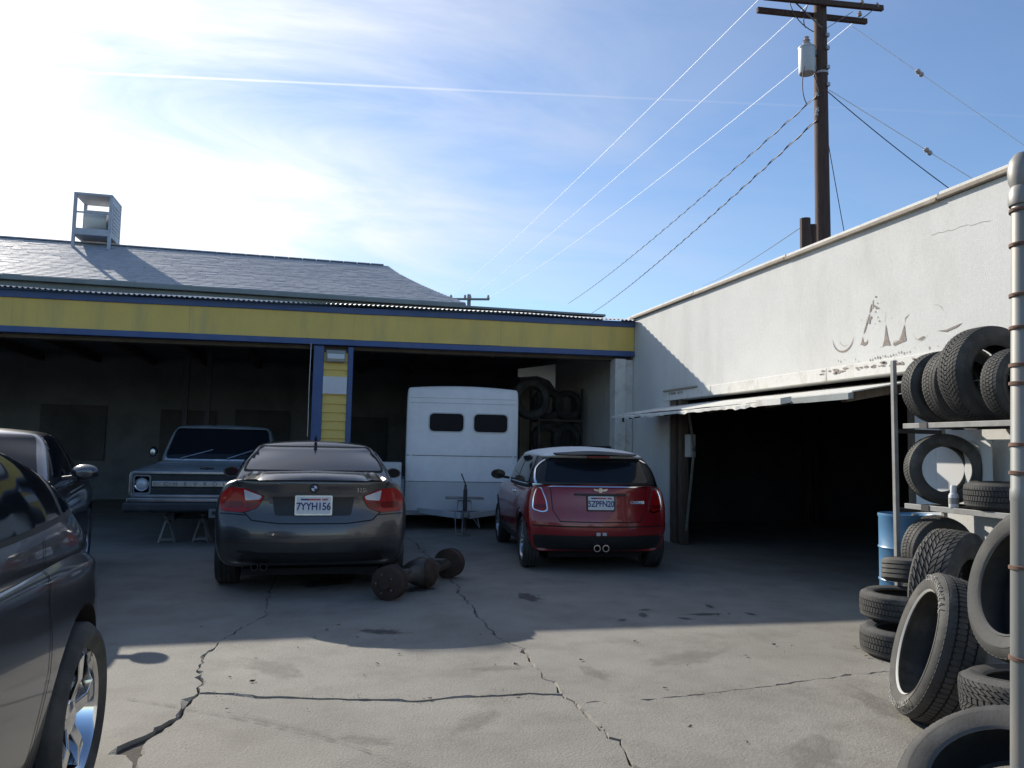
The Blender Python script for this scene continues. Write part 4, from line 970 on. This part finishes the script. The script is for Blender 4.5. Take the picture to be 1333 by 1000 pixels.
for sx in (-.42,.42): S.strip('hood_gap', [(sx*2.15,.05),(sx*2.15,1.35)], 'top', .008, 'gap', tr)
bw = MB().prism([(-.09,-.012),(-.02,-.012),(-.02,-.028),(.02,-.028),(.02,-.012),(.09,-.012),(.09,.012),(.02,.012),(.02,.028),(-.02,.028),(-.02,.012),(-.09,.012)], -.006, .006, 'y').build('hood_emblem', 'dark_metal', tr, loc=(0,.10,1.055)); bw.rotation_euler = (R_(-60),0,0)
# grille shell: chrome surround with dark bays, centre bar with letters, eyebrow lamps
def ring(x0, x1, z0, z1, t, y0, y1, name, m, par, bev=.008, r=.07):
    o_ = rrect(x0, x1, z0, z1, r, 6); i_ = rrect(x0+t, x1-t, z0+t, z1-t, max(.01, r-t), 6); n = len(o_); mb = MB()
    vs_ = [(a,y,b) for y in (y0,y1) for a, b in o_]+[(a,y,b) for y in (y0,y1) for a, b in i_]
    fs = []
    for i in range(n):
        j = (i+1) % n; fs += [(i,j,n+j,n+i),(2*n+i,3*n+i,3*n+j,2*n+j),(i,2*n+i,2*n+j,j),(n+i,n+j,3*n+j,3*n+i)]
    return mb.add(vs_, fs).build(name, m, par, bevel=bev)
gr = ring(-.955,.955,.66,1.015,.040,-.035,.03,'grille_surround','worn_chrome',tr)
MB().box(-.90,.90,.0,.04,.69,.99).build('grille_back', 'truck_dark', tr)
for sx in (-1,1):
    ring(sx*.80-.115, sx*.80+.115, .70, .965, .025, -.02, .03, 'lamp_housing', 'truck_paint', tr, .006, .05)
    MB().box(sx*.80-.09, sx*.80+.09, .0, .028, .73, .945).build('housing_back', 'truck_dark', tr)
    hl = MB().lathe([(.070,-.02),(.085,-.035),(.096,-.02),(.096,.02)], 28, 'y', c=(sx*.80,0,.835)).build('headlight', 'chrome', tr, smooth=True)
    MB().lathe([(0,-.035),(.03,-.033),(.06,-.025),(.078,-.012)], 28, 'y', c=(sx*.80,0,.835)).build('lens', 'lens', hl, smooth=True)
cb = MB().box(-.675,.675,-.03,.02,.800,.885).build('grille_bar', 'worn_chrome', tr, bevel=.012)
for z in (.735,.765,.925,.955): MB().box(-.675,.675,-.012,.02,z-.006,z+.006).build('grille_slat', 'truck_dark', tr)
for i, ch in enumerate('CHEVROLET'):
    o = link('grille_letter', text_mesh('letter', ch, .075, .002), 'truck_dark', cb, (-.50+i*.125,-.032,.8425)); o.rotation_euler = (math.pi/2,0,0)
MB().add([(x,y,z) for x in (-1.0,1.0) for y, z in ((-.12,.60),(-.15,.585),(-.15,.50),(-.12,.47),(.02,.47),(.02,.60))], [(0,1,7,6),(1,2,8,7),(2,3,9,8),(3,4,10,9),(4,5,11,10),(5,0,6,11),(0,5,4,3,2,1),(6,7,8,9,10,11)]).build('front_bumper', 'truck_dark', tr, bevel=.012)
MB().box(-.97,.97,-.08,.06,.603,.655).build('valance', 'worn_chrome', tr, bevel=.01)
for sx in (-.42,.42): MB().box(sx-.045,sx+.045,.0,5.0,.36,.47).build('frame_rail', 'dark_metal', tr)
MB().box(-.46,.46,.55,.75,.33,.42).build('cross_member', 'dark_metal', tr)
for x0, x1 in ((-.97,-.93),(.93,.97)): MB().box(x0,x1,3.05,5.1,.55,1.12).build('bed_side', 'truck_paint', tr, bevel=.01)
MB().box(-.93,.93,3.05,5.1,.60,.66).build('bed_floor', 'truck_paint', tr); MB().box(-.93,.93,3.0,3.05,.6,1.1).build('bed_front', 'truck_paint', tr); MB().box(-.93,.93,5.05,5.1,.6,1.1).build('tailgate', 'truck_paint', tr)
for sx in (-1,1): wheel(tr, sx*.80, 3.95, .37, .37, .22, .20, sx, 'steel')
mirror_part(tr, -.90, 1.75, 1.25, -1, 'worn_chrome', .12, .17, facing=-1); mirror_part(tr, .90, 1.75, 1.25, 1, 'worn_chrome', .12, .17, facing=-1)
hp = MB().box(-.10,.12,-.17,-.155,.40,.52).build('hanging_plate', 'shelf_paint', tr, bevel=.004, loc=(.18,.0,0)); MB().box(-.06,.02,-.175,-.171,.44,.49).build('plate_hole', 'truck_dark', hp)
def stand(x, y, lab, rz=0, hgt=.33):
    a = thing('axle_stand', lab, 'axle stand', (x,y,0), rz, 'axle stands under the pickup')
    for sx in (-1,1):
        for sy in (-1,1): MB().bar((sx*.105,sy*.09,0),(sx*.025,sy*.02,hgt-.05),.035,.012).build('leg', 'shelf_paint', a)
    MB().box(-.10,.10,-.095,-.085,.03,.055).build('brace', 'shelf_paint', a); MB().box(-.10,.10,.085,.095,.03,.055).build('brace', 'shelf_paint', a)
    MB().lathe([(0,hgt-.09),(.035,hgt-.09),(.035,hgt-.03),(.022,hgt-.025),(.022,hgt),(0,hgt)], 14).build('column', 'steel', a)
    MB().box(-.05,.05,-.03,.03,hgt,hgt+.02).box(-.05,-.038,-.03,.03,hgt+.02,hgt+.04).box(.038,.05,-.03,.03,hgt+.02,hgt+.04).build('saddle', 'steel', a)
stand(-1.92,11.85,'left axle stand of the two under the pickup bumper', R_(10)); stand(-1.47,11.88,'right axle stand of the two under the pickup bumper', R_(-5), .36)
# --- grey coupe-like car close on the left: only its rear flank is in view
nc_ = thing('car', 'grey car close at the left edge with a shiny alloy rear wheel', 'car', (-1.72,4.46,0), math.pi)
WN = .345
st = [(0,.58,.34,.86),(.25,.74,.28,.92),(.65,.86,.22,.98),(1.08,.915,.20,1.03),(1.7,.905,.18,1.06),(2.5,.90,.18,1.04),(3.3,.90,.18,1.0),(3.85,.905,.20,.95),(4.35,.87,.22,.85),(4.7,.72,.26,.70)]
lv = [(0,.86),(.10,.955),(.34,.985),(.64,1.0),(.86,.965),(1,.86)]
cab = dict(st=[(.42,.74,.86,1.33),(1.35,.84,.90,1.42),(2.1,.845,.92,1.44),(2.75,.82,.92,1.41),(3.5,.78,.92,1.33)], lv=[(0,1.05),(.35,1.0),(.72,.92),(1,.78)],
           rear=[-.22,-.02,.20,.46], front=[.05,-.2,-.5,-.8], crown=.05, corner=.12)
wl = [(sx*.66, sx*1.2, y, WN+.01, WN+.06) for sx in (-1,1) for y in (1.08,3.85)]
ob, oc, S = car_shell(nc_, 'near_paint', 'near_paint', st, lv, [.14,.03,-.01,.04,.05,.06], [-.1,0,.03,.03,0,-.1], cab, wl, creases=((is_ring(4), .45),), sub=3)
for sx, v in ((1,'right'),(-1,'left')):
    S.decal('window_seal', rpoly([(.62,1.085),(2.05,1.065),(2.05,1.40),(1.42,1.398),(.98,1.355),(.70,1.235)], .07), v, 'black_plastic', nc_, .004, .01, .03)
    S.piping('window_trim', [(.60,1.09),(.615,1.15),(.69,1.245),(.82,1.315),(.98,1.362),(1.18,1.39),(1.42,1.404),(2.05,1.406)], v, .011, 'chrome', nc_, off=.013)
    S.decal('side_window', rpoly([(.68,1.105),(1.05,1.10),(1.05,1.352),(.96,1.335),(.75,1.225)], .045), v, 'tint', nc_, .008, .006, .03)
    S.decal('window_pillar', rpoly([(1.055,1.10),(1.115,1.10),(1.115,1.36),(1.055,1.352)], .01), v, 'black_plastic', nc_, .0085, .006, .03)
    S.decal('side_window', rpoly([(1.12,1.10),(2.03,1.085),(2.03,1.385),(1.42,1.383),(1.12,1.36)], .03), v, 'tint', nc_, .008, .006, .03)
    S.decal('side_window', rpoly([(2.12,1.085),(3.2,1.07),(2.75,1.33),(2.12,1.36)], .03), v, 'tint', nc_, .008, .006, .03)
    S.strip('door_gap', [(1.62,.24),(1.56,.45),(1.50,.62),(1.50,.85),(1.42,1.05)], v, .007, 'gap', nc_)
    S.strip('door_gap', [(2.1,.24),(2.1,1.06)], v, .007, 'gap', nc_)
    S.decal('door_handle', rrect(1.95,2.07,.885,.92,.014), v, 'near_paint', nc_, .018, .03)
    S.decal('sill', rrect(1.62,3.3,.20,.27,.02), v, 'black_plastic', nc_, .008, .01)
    for y in (1.08,3.85): wheel(nc_, sx*.80, y, WN, WN, .245, .245, sx, 'five', 'chrome')
    S.decal('tail_light', rpoly([(.02,.80),(.30,.82),(.26,.95),(.05,.95)], .03), v, 'tail_red', nc_, .006, .01, .03)
S.decal('rear_window', rpoly([(-.64,1.09),(.64,1.09),(.53,1.33),(-.53,1.33)], .04), 'rear', 'tint', nc_, .006)
MB().box(-.62,.62,.3,4.3,.16,.22).build('underbody', 'well', nc_)

# --- dark saloon further back on the left, facing the camera; a second one stands deep in the bay
def front_sedan(name, label, loc, rz, paint, group=None):
    r = thing(name, label, 'car', loc, rz, group)
    st = [(0,.72,.24,.72),(.28,.86,.22,.84),(.85,.90,.20,.93),(1.4,.905,.19,.97),(2.2,.90,.19,.99),(3.0,.90,.19,1.0),(3.7,.905,.21,1.03),(4.3,.87,.24,1.04),(4.6,.76,.28,1.0)]
    lv = [(0,.86),(.10,.965),(.36,1.0),(.66,1.0),(.88,.95),(1,.84)]
    cab = dict(st=[(1.15,.79,.90,1.36),(2.05,.82,.90,1.43),(2.6,.825,.90,1.44),(3.1,.82,.90,1.425),(4.0,.78,.90,1.36)], lv=[(0,1.03),(.30,.98),(.70,.86),(1,.72)],
               rear=[-.05,.22,.52,.80], front=[.05,-.2,-.5,-.8], crown=.045, corner=.12)
    wl = [(sx*.66, sx*1.2, y, .325, .37) for sx in (-1,1) for y in (.88,3.62)]
    ob, oc, S = car_shell(r, paint, paint, st, lv, [.10,.0,-.01,.03,.08,.16], [-.1,0,.01,0,-.04,-.06], cab, wl)
    S.decal('windshield', rpoly([(-.70,1.01),(.70,1.01),(.57,1.365),(-.57,1.365)], .05), 'rear', 'glass_deep', r, .006)
    S.decal('grille', rrect(-.34,.34,.50,.66,.04), 'rear', 'black_plastic', r, .006); S.decal('lower_grille', rrect(-.5,.5,.28,.38,.03), 'rear', 'black_plastic', r, .006)
    for mr_ in (False, True): S.decal('headlight', rpoly([(-.80,.60),(-.80,.70),(-.60,.73),(-.42,.68),(-.44,.60)], .03), 'rear', 'lens', r, .008, mirror=mr_)
    for sx, v in ((1,'right'),(-1,'left')):
        S.decal('side_window', rpoly([(1.62,1.02),(2.55,1.02),(2.55,1.37),(2.12,1.345)], .03), v, 'tint', r, .006)
        S.decal('side_window', rpoly([(2.62,1.02),(3.55,1.03),(3.15,1.33),(2.62,1.37)], .03), v, 'tint', r, .006)
        for pts in ([(1.5,.25),(1.48,.97)], [(2.58,.25),(2.58,.99)]): S.strip('door_gap', pts, v, .008, 'gap', r)
        mirror_part(r, sx*.85, 1.72, 1.06, sx, paint, .22, .14, facing=-1)
        for y in (.88,3.62): wheel(r, sx*.79, y, .32, .32, .22, .21, sx, 'seven')
    MB().box(-.62,.62,.4,4.2,.16,.22).build('underbody', 'well', r)
    MB().lathe([(0,0),(.012,0),(.012,.1),(0,.1)], 8, 'x', c=(.2,2.05,1.28)).build('rear_view_mirror', 'black_plastic', r)
    return r
fs_ = front_sedan('sedan', 'dark blue saloon facing the camera behind the near grey car', (-2.68,5.70,0), R_(9), 'dark_paint'); fs_.scale = (1.04,1.04,1.04)

# --- white trailer in the right bay
tl = thing('trailer', 'white enclosed trailer with two rounded front windows in the right bay', 'trailer', (2.44,13.15,0), R_(-6.5))
W2, z0, z1 = .955, .30, 2.43
b = smooth(lattice((0,.6,.92,1), [(0,W2,z0,z1),(.12,W2,z0,z1),(1.5,W2,z0,z1),(2.9,W2,z0,z1),(3.0,W2,z0,z1)], [(0,1),(.04,1),(.5,1.0),(.90,1.0),(.975,.985),(1,.93)], [0,0,0,0,.02,.06], [0]*6, .05, ((is_ring(0), 1.0),), .05, 3), 30)
link('body', b, 'trailer_white', tl); S = Surf([b])
S.decal('lower_panel', rpoly([(-.93,.33),(.93,.33),(.93,.80),(-.93,.80)], .01), 'rear', 'trailer_lower', tl, .006, .006, .08)
for z in (.80,1.235): S.decal('seam', rrect(-.935,.935,z-.006,z+.006,.002), 'rear', 'steel', tl, .008, .006, .08)
S.decal('roof_seam', rrect(-.90,.90,2.115,2.128,.002), 'rear', 'trailer_lower', tl, .006, .006, .08); S.decal('roof_seam', rrect(-.90,.90,2.20,2.21,.002), 'rear', 'trailer_lower', tl, .006, .006, .08)
for sx in (-.865,.865): S.decal('corner_strip', rrect(sx-.012,sx+.012,.82,2.05,.004), 'rear', 'trailer_white', tl, .012, .01, .08)
for xc in (-.28,.47):
    f = S.decal('window', rrect(xc-.305,xc+.305,1.625,1.965,.10,6), 'rear', 'trailer_lower', tl, .008, .008, .06)
    S.decal('pane', rrect(xc-.285,xc+.285,1.645,1.945,.085,6), 'rear', 'window_dark', f, .012, .006, .06)
for sx in (-1,1): MB().bar((sx*.72,.05,.32),(sx*.06,-.95,.32),.06,.09).build('tongue_beam', 'trailer_lower', tl)
MB().box(-.95,.95,-.02,.06,.24,.32).build('front_sill', 'steel', tl, bevel=.008)
cp = MB().box(-.05,.05,-1.18,-.92,.30,.39).build('coupler', 'steel', tl, bevel=.015)
jk = MB().lathe([(0,.12),(.032,.12),(.032,.72),(.02,.73),(.02,.80),(0,.80)], 14, c=(0,-.86,0)).build('jack_tube', 'dark_metal', tl)
MB().bar((0,-.86,.80),(-.07,-.86,.97),.02,.02).build('jack_crank', 'dark_metal', jk); MB().lathe([(0,.0),(.09,0),(.09,.015),(.02,.03),(.02,.14),(0,.14)], 14, c=(0,-.86,0)).build('jack_foot', 'steel', jk)
tb = MB().box(-.11,.11,-.80,-.62,.38,.54).build('tongue_box', 'tank', tl, bevel=.012)
MB().box(-.30,.30,-.86,-.55,.565,.59).build('tongue_tray', 'steel', tl)
for a, b_ in (((-.16,-.9,.38),(-.14,-.95,.03)),((-.14,-.95,.03),(-.05,-.98,.03)),((-.05,-.98,.03),(-.03,-.92,.36)),((.2,-.7,.34),(.24,-.8,.12)),((.24,-.8,.12),(.12,-.88,.30))): MB().tube([a,b_], .008, 5).build('safety_chain', 'shelf_paint', tl)
for sx in (-1,1):
    MB().prism(rpoly([(1.0,.32),(2.6,.32),(2.4,.80),(1.2,.80)], .12), sx*.96, sx*1.16, 'x').build('fender', 'trailer_white', tl, bevel=.02)
    for y in (1.45,2.15): wheel(tl, sx*1.06, y, .32, .32, .20, .19, sx, 'steel')
tag(MB().box(0,.42,0,.3,0,.5).box(.03,.39,-.012,0,.05,.22).box(.03,.39,-.012,0,.27,.45).build('drawer_cabinet', 'tank', None, bevel=.01, loc=(.98,12.95,.62)), 'small pale drawer unit between the graphite saloon and the trailer', 'cabinet')
st_ = thing('work_stand', 'dark steel stand carrying the pale drawer unit beside the trailer', 'stand', (1.19,13.1,0))
for x in (-.2,.2):
    for y in (-.12,.12): MB().box(x-.02,x+.02,y-.02,y+.02,0,.58).build('leg', 'dark_metal', st_)
MB().box(-.24,.24,-.18,.18,.582,.615).build('top', 'dark_metal', st_)

# --- loose rear axle lying on the concrete
ax = thing('rear_axle', 'rusty greasy truck axle with brake drums lying on the concrete', 'axle', (1.08,7.85,.155), math.atan2(1.25,.82))
for sx in (-1,1):
    MB().tube([(sx*.16,0,0),(sx*.30,0,0),(sx*.62,0,0)], .05, 14, radii=[.085,.055,.05]).build('axle_tube', 'greasy', ax, smooth=True)
    d = MB().lathe([(0,sx*.60),(.13,sx*.60),(.155,sx*.61),(.155,sx*.63),(.142,sx*.64),(.142,sx*.70),(.152,sx*.71),(.152,sx*.735),(.135,sx*.745),(.05,sx*.75),(.05,sx*.78),(0,sx*.78)], 28, 'x').build('brake_drum', 'rust', ax, smooth=True)
    for q in range(5):
        a = 2*math.pi*q/5; MB().tube([(sx*.745,.085*math.cos(a),.085*math.sin(a)),(sx*.775,.085*math.cos(a),.085*math.sin(a))], .008, 6).build('wheel_stud', 'steel', d)
    MB().box(sx*.40-.06,sx*.40+.06,-.06,.06,.04,.075).build('spring_perch', 'greasy', ax, bevel=.006)
    MB().tube([(sx*.2,.05,.05),(sx*.4,.07,.06),(sx*.58,.06,.03)], .007, 5).build('brake_line', 'steel', ax)
MB().lathe([(0,-.19),(.06,-.18),(.12,-.11),(.148,0),(.12,.11),(.06,.18),(0,.19)], 22, 'x').build('differential', 'greasy', ax, smooth=True)
MB().lathe([(.148,-.0),(.135,.05),(.10,.13),(.05,.20),(.045,.27),(.07,.275),(.07,.29),(0,.29)], 18, 'y').build('pinion_housing', 'greasy', ax, smooth=True)
MB().lathe([(0,-.16),(.07,-.155),(.12,-.12),(.145,-.09),(.145,-.075),(0,-.075)], 20, 'y').build('cover', 'rust', ax, smooth=True)

# ------------------------------------------------------------------ tires
TC = {}
def tire(label, pos, R, ri, w, axis, m='rubber', blocks=None, spin=0, letters=None, bead=True, seed=0, group='loose tires by the rack'):
    """axis: direction the hub axis points to"""
    e = thing('tire', label, 'tire', pos, 0, group); e.rotation_mode = 'QUATERNION'
    q = Vector(axis).normalized().to_track_quat('X', 'Z'); e.rotation_quaternion = q
    key = (R, ri, w)
    if key not in TC:
        pr, k = tyre_mesh(R, ri, w, shoulder=.035); TC[key] = MB().lathe(pr, 64, 'x', closed=True).mesh('casing', smooth=True)
    me = TC[key].copy(); link('casing', me, m, e)
    if blocks:
        rows, nb, skew, hg = blocks; tag(tread_blocks(R, w, rows, nb, skew, hg, seed=seed).build('tread', m, e), None, kind='stuff')
    if bead:
        for s in (-1,1): MB().lathe([(ri+.001,s*w*.405),(ri+.007,s*w*.432),(ri+.010,s*w*.442)], 64, 'x').build('bead_ring', 'bead_light' if letters else 'bead', e, smooth=True)
    MB().lathe([(ri+.55*(R-ri)-.006,w*.4985),(ri+.55*(R-ri),w*.506),(ri+.55*(R-ri)+.006,w*.4985)], 64, 'x').build('sidewall_rib', m, e, smooth=True)
    if letters:
        for txt, a0, sgn in letters:
            n = len(txt); size = (R-ri)*.42; rm = (R+ri)/2+.012
            for i, ch in enumerate(txt):
                a = a0-(i-(n-1)/2)*size*.84/rm
                o = link('letter', text_mesh('letter', ch, size, .001, xs=1.05), 'letter', e, (w*.505, rm*math.cos(a), rm*math.sin(a)))
                o.rotation_euler = Matrix(((0,0,1),(1,0,0),(0,1,0))).to_euler()
                o.rotation_euler = (Matrix.Rotation(a-math.pi/2, 3, 'X') @ Matrix(((0,0,1),(1,0,0),(0,1,0)))).to_euler()
    return e
# storage rack against the garage wall
rk = thing('tire_rack', 'grey steel tire rack with two shelves standing against the white wall', 'rack', (4.99,4.8,0))
for y in (.87,-1.0):
    for x in (-.24,.24): MB().box(x-.018,x+.018,y-.018,y+.018,0,2.19 if x < 0 else 2.0).build('upright', 'shelf_paint', rk, bevel=.003)
    MB().box(-.22,.22,y-.014,y+.014,1.575,1.61).box(-.22,.22,y-.014,y+.014,.915,.95).build('end_tie', 'dark_metal', rk)
for z in (1.652, .998):
    MB().box(-.262,-.228,-.98,.75,z-.042,z).build('shelf_rail', 'shelf_paint', rk, bevel=.003)
    MB().box(.22,.25,-.98,.75,z-.042,z).build('shelf_rail', 'dark_metal', rk)
    for y in (-.9,-.45,0,.45,.7): MB().box(-.226,.218,y-.03,y+.03,z-.036,z-.006).build('cross_bar', 'dark_metal', rk)
MB().bar((-.235,.865,1.90),(-.235,-1.0,2.02),.006,.006).build('guard_wire', 'steel', rk)
MB().box(-.268,-.263,.48,.56,1.605,1.655).build('joint_strap', 'dark_metal', rk); MB().box(-.268,-.263,.48,.56,.952,1.0).build('joint_strap', 'dark_metal', rk)
for y in (.1,-.12,-.55): MB().bar((.2,y,.95),(.26,y,.55),.03,.02).build('strut', 'brown_wood', rk)
tire('leftmost upright tire on the top shelf of the rack', (4.98,5.40,1.949), .294, .19, .20, (.25,1,0), blocks=(5,60,.5,.005), seed=1)
tire('second upright tire on the top shelf, tucked behind the largest one', (4.98,5.18,1.958), .303, .19, .19, (.1,1,0), 'rubber2', blocks=(5,64,.4,.005), seed=2)
tire('largest upright tire on the top shelf of the rack', (4.98,4.94,2.018), .363, .215, .24, (-.05,-1,0), blocks=(7,64,.6,.006), seed=3)
tire('smaller upright tire in front of the largest one on the top shelf', (4.93,4.63,1.918), .262, .165, .18, (0,-1,0), blocks=(5,58,.4,.005), seed=4)
tire('upright tire on the lower shelf with white card showing through its hole', (4.99,5.41,1.284), .284, .185, .20, (-.45,-1,0), 'rubber2', blocks=(4,70,.2,.004), seed=5)
tire('tire lying flat on the lower shelf of the rack', (4.98,4.78,1.105), .29, .19, .20, (0,0,1), blocks=(4,80,.2,.004), seed=6)
tire('upright tire under the lower shelf behind the chunky one', (4.98,5.48,.62), .28, .18, .20, (.1,1,.12), 'rubber2', blocks=(4,64,.3,.004), seed=7)
tire('tire lying on the ground under the rack, lower of the two hidden ones', (4.98,5.42,.105), .30, .19, .20, (0,0,1), seed=8)
tire('tire lying under the rack, upper of the two hidden ones below the upright one', (4.98,5.42,.31), .30, .19, .20, (0,.05,1), seed=8)
tire('big chunky-tread tire leaning in front of the rack', (4.53,4.86,.42), .425, .24, .29, (.42,-.90,-.05), 'rubber2', blocks=(6,46,.9,.012), seed=9)
tire('top tire of the small stack in front of the blue drum', (4.55,5.18,.50), .28, .19, .185, (.12,.10,1), 'rubber2', seed=10)
tire('middle tire of the small stack in front of the blue drum', (4.22,4.98,.30), .295, .19, .20, (0,0,1), 'rubber2', blocks=(4,76,.2,.003), seed=11)
tire('bottom tire of the small stack in front of the blue drum', (4.06,4.77,.10), .30, .19, .195, (0,0,1), 'rubber2', blocks=(4,76,.2,.003), seed=12)
tire('large low-profile tire with raised white letters leaning beside the stack', (3.24,3.58,.375), .385, .275, .25, (-.86,.46,.30), 'rubber2', blocks=(4,80,.2,.003), seed=13,
     letters=[('CONTINENTAL', R_(-84), 1), ('CONTINENTAL', R_(72), 1)])
tire('tire leaning against the white pipe post with its dark inside showing', (3.10,2.86,.82), .345, .235, .22, (-.93,.25,.30), 'rubber', blocks=(4,70,.2,.003), seed=14)
tire('tire lying flat under the one that leans on the pipe post', (3.12,2.86,.34), .31, .20, .21, (0,.1,1), 'rubber', blocks=(7,56,.9,.008), seed=15)
tire('nearest tire slumped on the ground at the bottom right corner', (2.36,2.32,.22), .34, .215, .22, (-.60,-.12,.85), 'rubber', blocks=(4,70,.2,.003), seed=16)
# white card, pail-like bottle
tag(MB().box(-.008,.008,-.28,.28,0,.52).build('white_card', 'plastic_white', None, loc=(5.20,5.42,1.0)), 'white sheet propped behind the tire on the lower shelf', 'panel')
bt = thing('plastic_bottle', 'small white plastic bottle standing on the lower shelf rail', 'bottle', (4.755,5.06,.999))
MB().lathe([(0,0),(.032,0),(.035,.01),(.035,.09),(.03,.105)], 18).build('bottle_body', 'plastic_white', bt, smooth=True)
MB().lathe([(.036,.03),(.0365,.03),(.0365,.075),(.036,.075)], 18, closed=True).build('bottle_label', 'shelf_paint', bt)
MB().lathe([(.03,.105),(.024,.108),(.022,.15),(.018,.17),(0,.17)], 16).build('bottle_cap', 'plastic_white', bt, smooth=True)
# blue drum
dr = thing('blue_drum', 'blue steel drum standing at the edge of the dark doorway', 'drum', (5.09,5.945,0))
MB().lathe([(0.0, 0.01), (0.2226, 0.01), (0.235, 0.0), (0.2391, 0.02), (0.2309, 0.04), (0.2309, 0.29), (0.2408, 0.305), (0.2309, 0.32), (0.2309, 0.57), (0.2408, 0.585), (0.2309, 0.6), (0.2309, 0.84), (0.2391, 0.86), (0.235, 0.88), (0.2268, 0.87), (0.2226, 0.855), (0.0, 0.855)], 40).build('shell', 'drum_blue', dr, smooth=True)
MB().lathe([(0,.855),(.03,.855),(.03,.872),(0,.872)], 12, c=(.13,.05,0)).build('bung', 'steel', dr)
# pipe post at the right edge
pt = thing('pipe_post', 'weathered white pipe post with round cap and rusty wire bands', 'post', (1.662,1.60,0)); pt.rotation_euler = (0, R_(2.3), 0)
MB().lathe([(0,-.02),(.030,-.02),(.030,1.28),(.0315,1.285),(.0315,1.31),(.030,1.315),(.029,2.08),(0,2.08)], 28).build('pipe', 'post_paint', pt, smooth=True)
MB().lathe([(.034,2.035),(.036,2.04),(.036,2.07),(.030,2.085),(.036,2.10),(.038,2.13),(.034,2.155),(.022,2.172),(0,2.178)], 28).build('cap', 'post_paint', pt, smooth=True)
for i, z in enumerate((2.02,1.93,1.80,1.715,1.62,1.575,1.42,1.35,1.12,.9,.62,.45)):
    mb = MB().lathe([(.029,z),(.034,z-.002),(.034,z+.006),(.029,z+.008)], 24, c=(0,0,0))
    b_ = mb.build('wire_band', 'rust_band', pt, smooth=True); b_.rotation_euler = (R_(2*math.sin(i*3)),R_(2*math.cos(i*2)),0); b_.location = (R_(2*math.cos(i*2))*-z, R_(2*math.sin(i*3))*z, 0)
    if i < 4: MB().tube([(-.032,-.01,z),(-.045,-.012,z-.004)], .003, 5).build('wire_end', 'rust_band', pt)
# things in the shaded right bay: shelf of tires, a hanging sheet, a stool
sh = thing('shelf_unit', 'dark shelving with tires at the back of the right bay', 'shelf', (4.75,15.3,0))
for x in (-.45,.45):
    for y in (-.3,.3): MB().box(x-.02,x+.02,y-.02,y+.02,0,2.6).build('upright', 'dark_metal', sh)
for z in (.55,1.25,1.95): MB().box(-.45,.45,-.3,.3,z-.02,z+.02).build('shelf_board', 'rafter', sh)
for i, (x, z, R) in enumerate([(-.2,.90,.31),(.22,.90,.31),(-.22,1.60,.32),(.2,1.60,.31),(-.2,2.30,.33),(.22,2.29,.31)]):
    tire(['left','right'][i % 2]+' tire on the '+['lowest','middle','top'][i//2]+' board of the dark shelving', (4.75+x,15.25,z-.02), R, .19, .2, (.15,-1,0), bead=False, group='tires on the dark shelving')
hs = tag(MB().prism([(-.38,.10),(.37,.22),(.37,-.25),(.25,-.10),(0,-.02),(-.38,-.06)], -.008, .008, 'y').build('hanging_sheet', 'white_paint', None, loc=(4.12,14.55,2.80)), 'pale metal sheet hanging under the porch above the trailer', 'sheet')
tire('large dark tire hung high beside the white trailer', (3.95,14.4,2.32), .38, .24, .24, (.2,-1,0), bead=False, group='tires on the dark shelving')
ch = thing('seat', 'dark padded seat standing by the white post behind the red hatchback', 'seat', (4.72,12.45,0))
MB().box(-.22,.22,-.22,.22,.42,.50).build('cushion', 'black_plastic', ch, bevel=.03); MB().box(-.21,.21,.18,.25,.55,1.45).build('backrest', 'black_plastic', ch, bevel=.03)
for x in (-.18,.18):
    for y in (-.18,.18): MB().box(x-.015,x+.015,y-.015,y+.015,0,.42).build('leg', 'dark_metal', ch)
    MB().box(x-.012,x+.012,.20,.23,.42,.6).build('back_stay', 'dark_metal', ch)
bk = thing('bucket', 'small dark bucket with pale label inside the dark garage', 'bucket', (7.9,8.9,0))
MB().lathe([(0,.01),(.13,.01),(.15,.34),(.155,.35),(.145,.35),(.125,.02),(0,.02)], 24).build('pail', 'drum_blue', bk, smooth=True)
MB().lathe([(.142,.10),(.147,.2)], 24).build('pail_label', 'plastic_white', bk)
sh2 = tag(MB().box(-.5,.5,-.25,.25,0,1.05).box(-.46,.46,-.262,-.25,.08,.3).box(-.46,.46,-.262,-.25,.36,.6).box(-.46,.46,-.262,-.25,.66,.98).build('tool_chest', 'dark_metal', None, bevel=.01, loc=(-5.5,14.2,0)), 'dark tool chest in the shaded left bay', 'tool chest')
# everything is metres; make sure no stray empties remain
for me_ in list(bpy.data.meshes):
    if me_.users == 0: bpy.data.meshes.remove(me_)
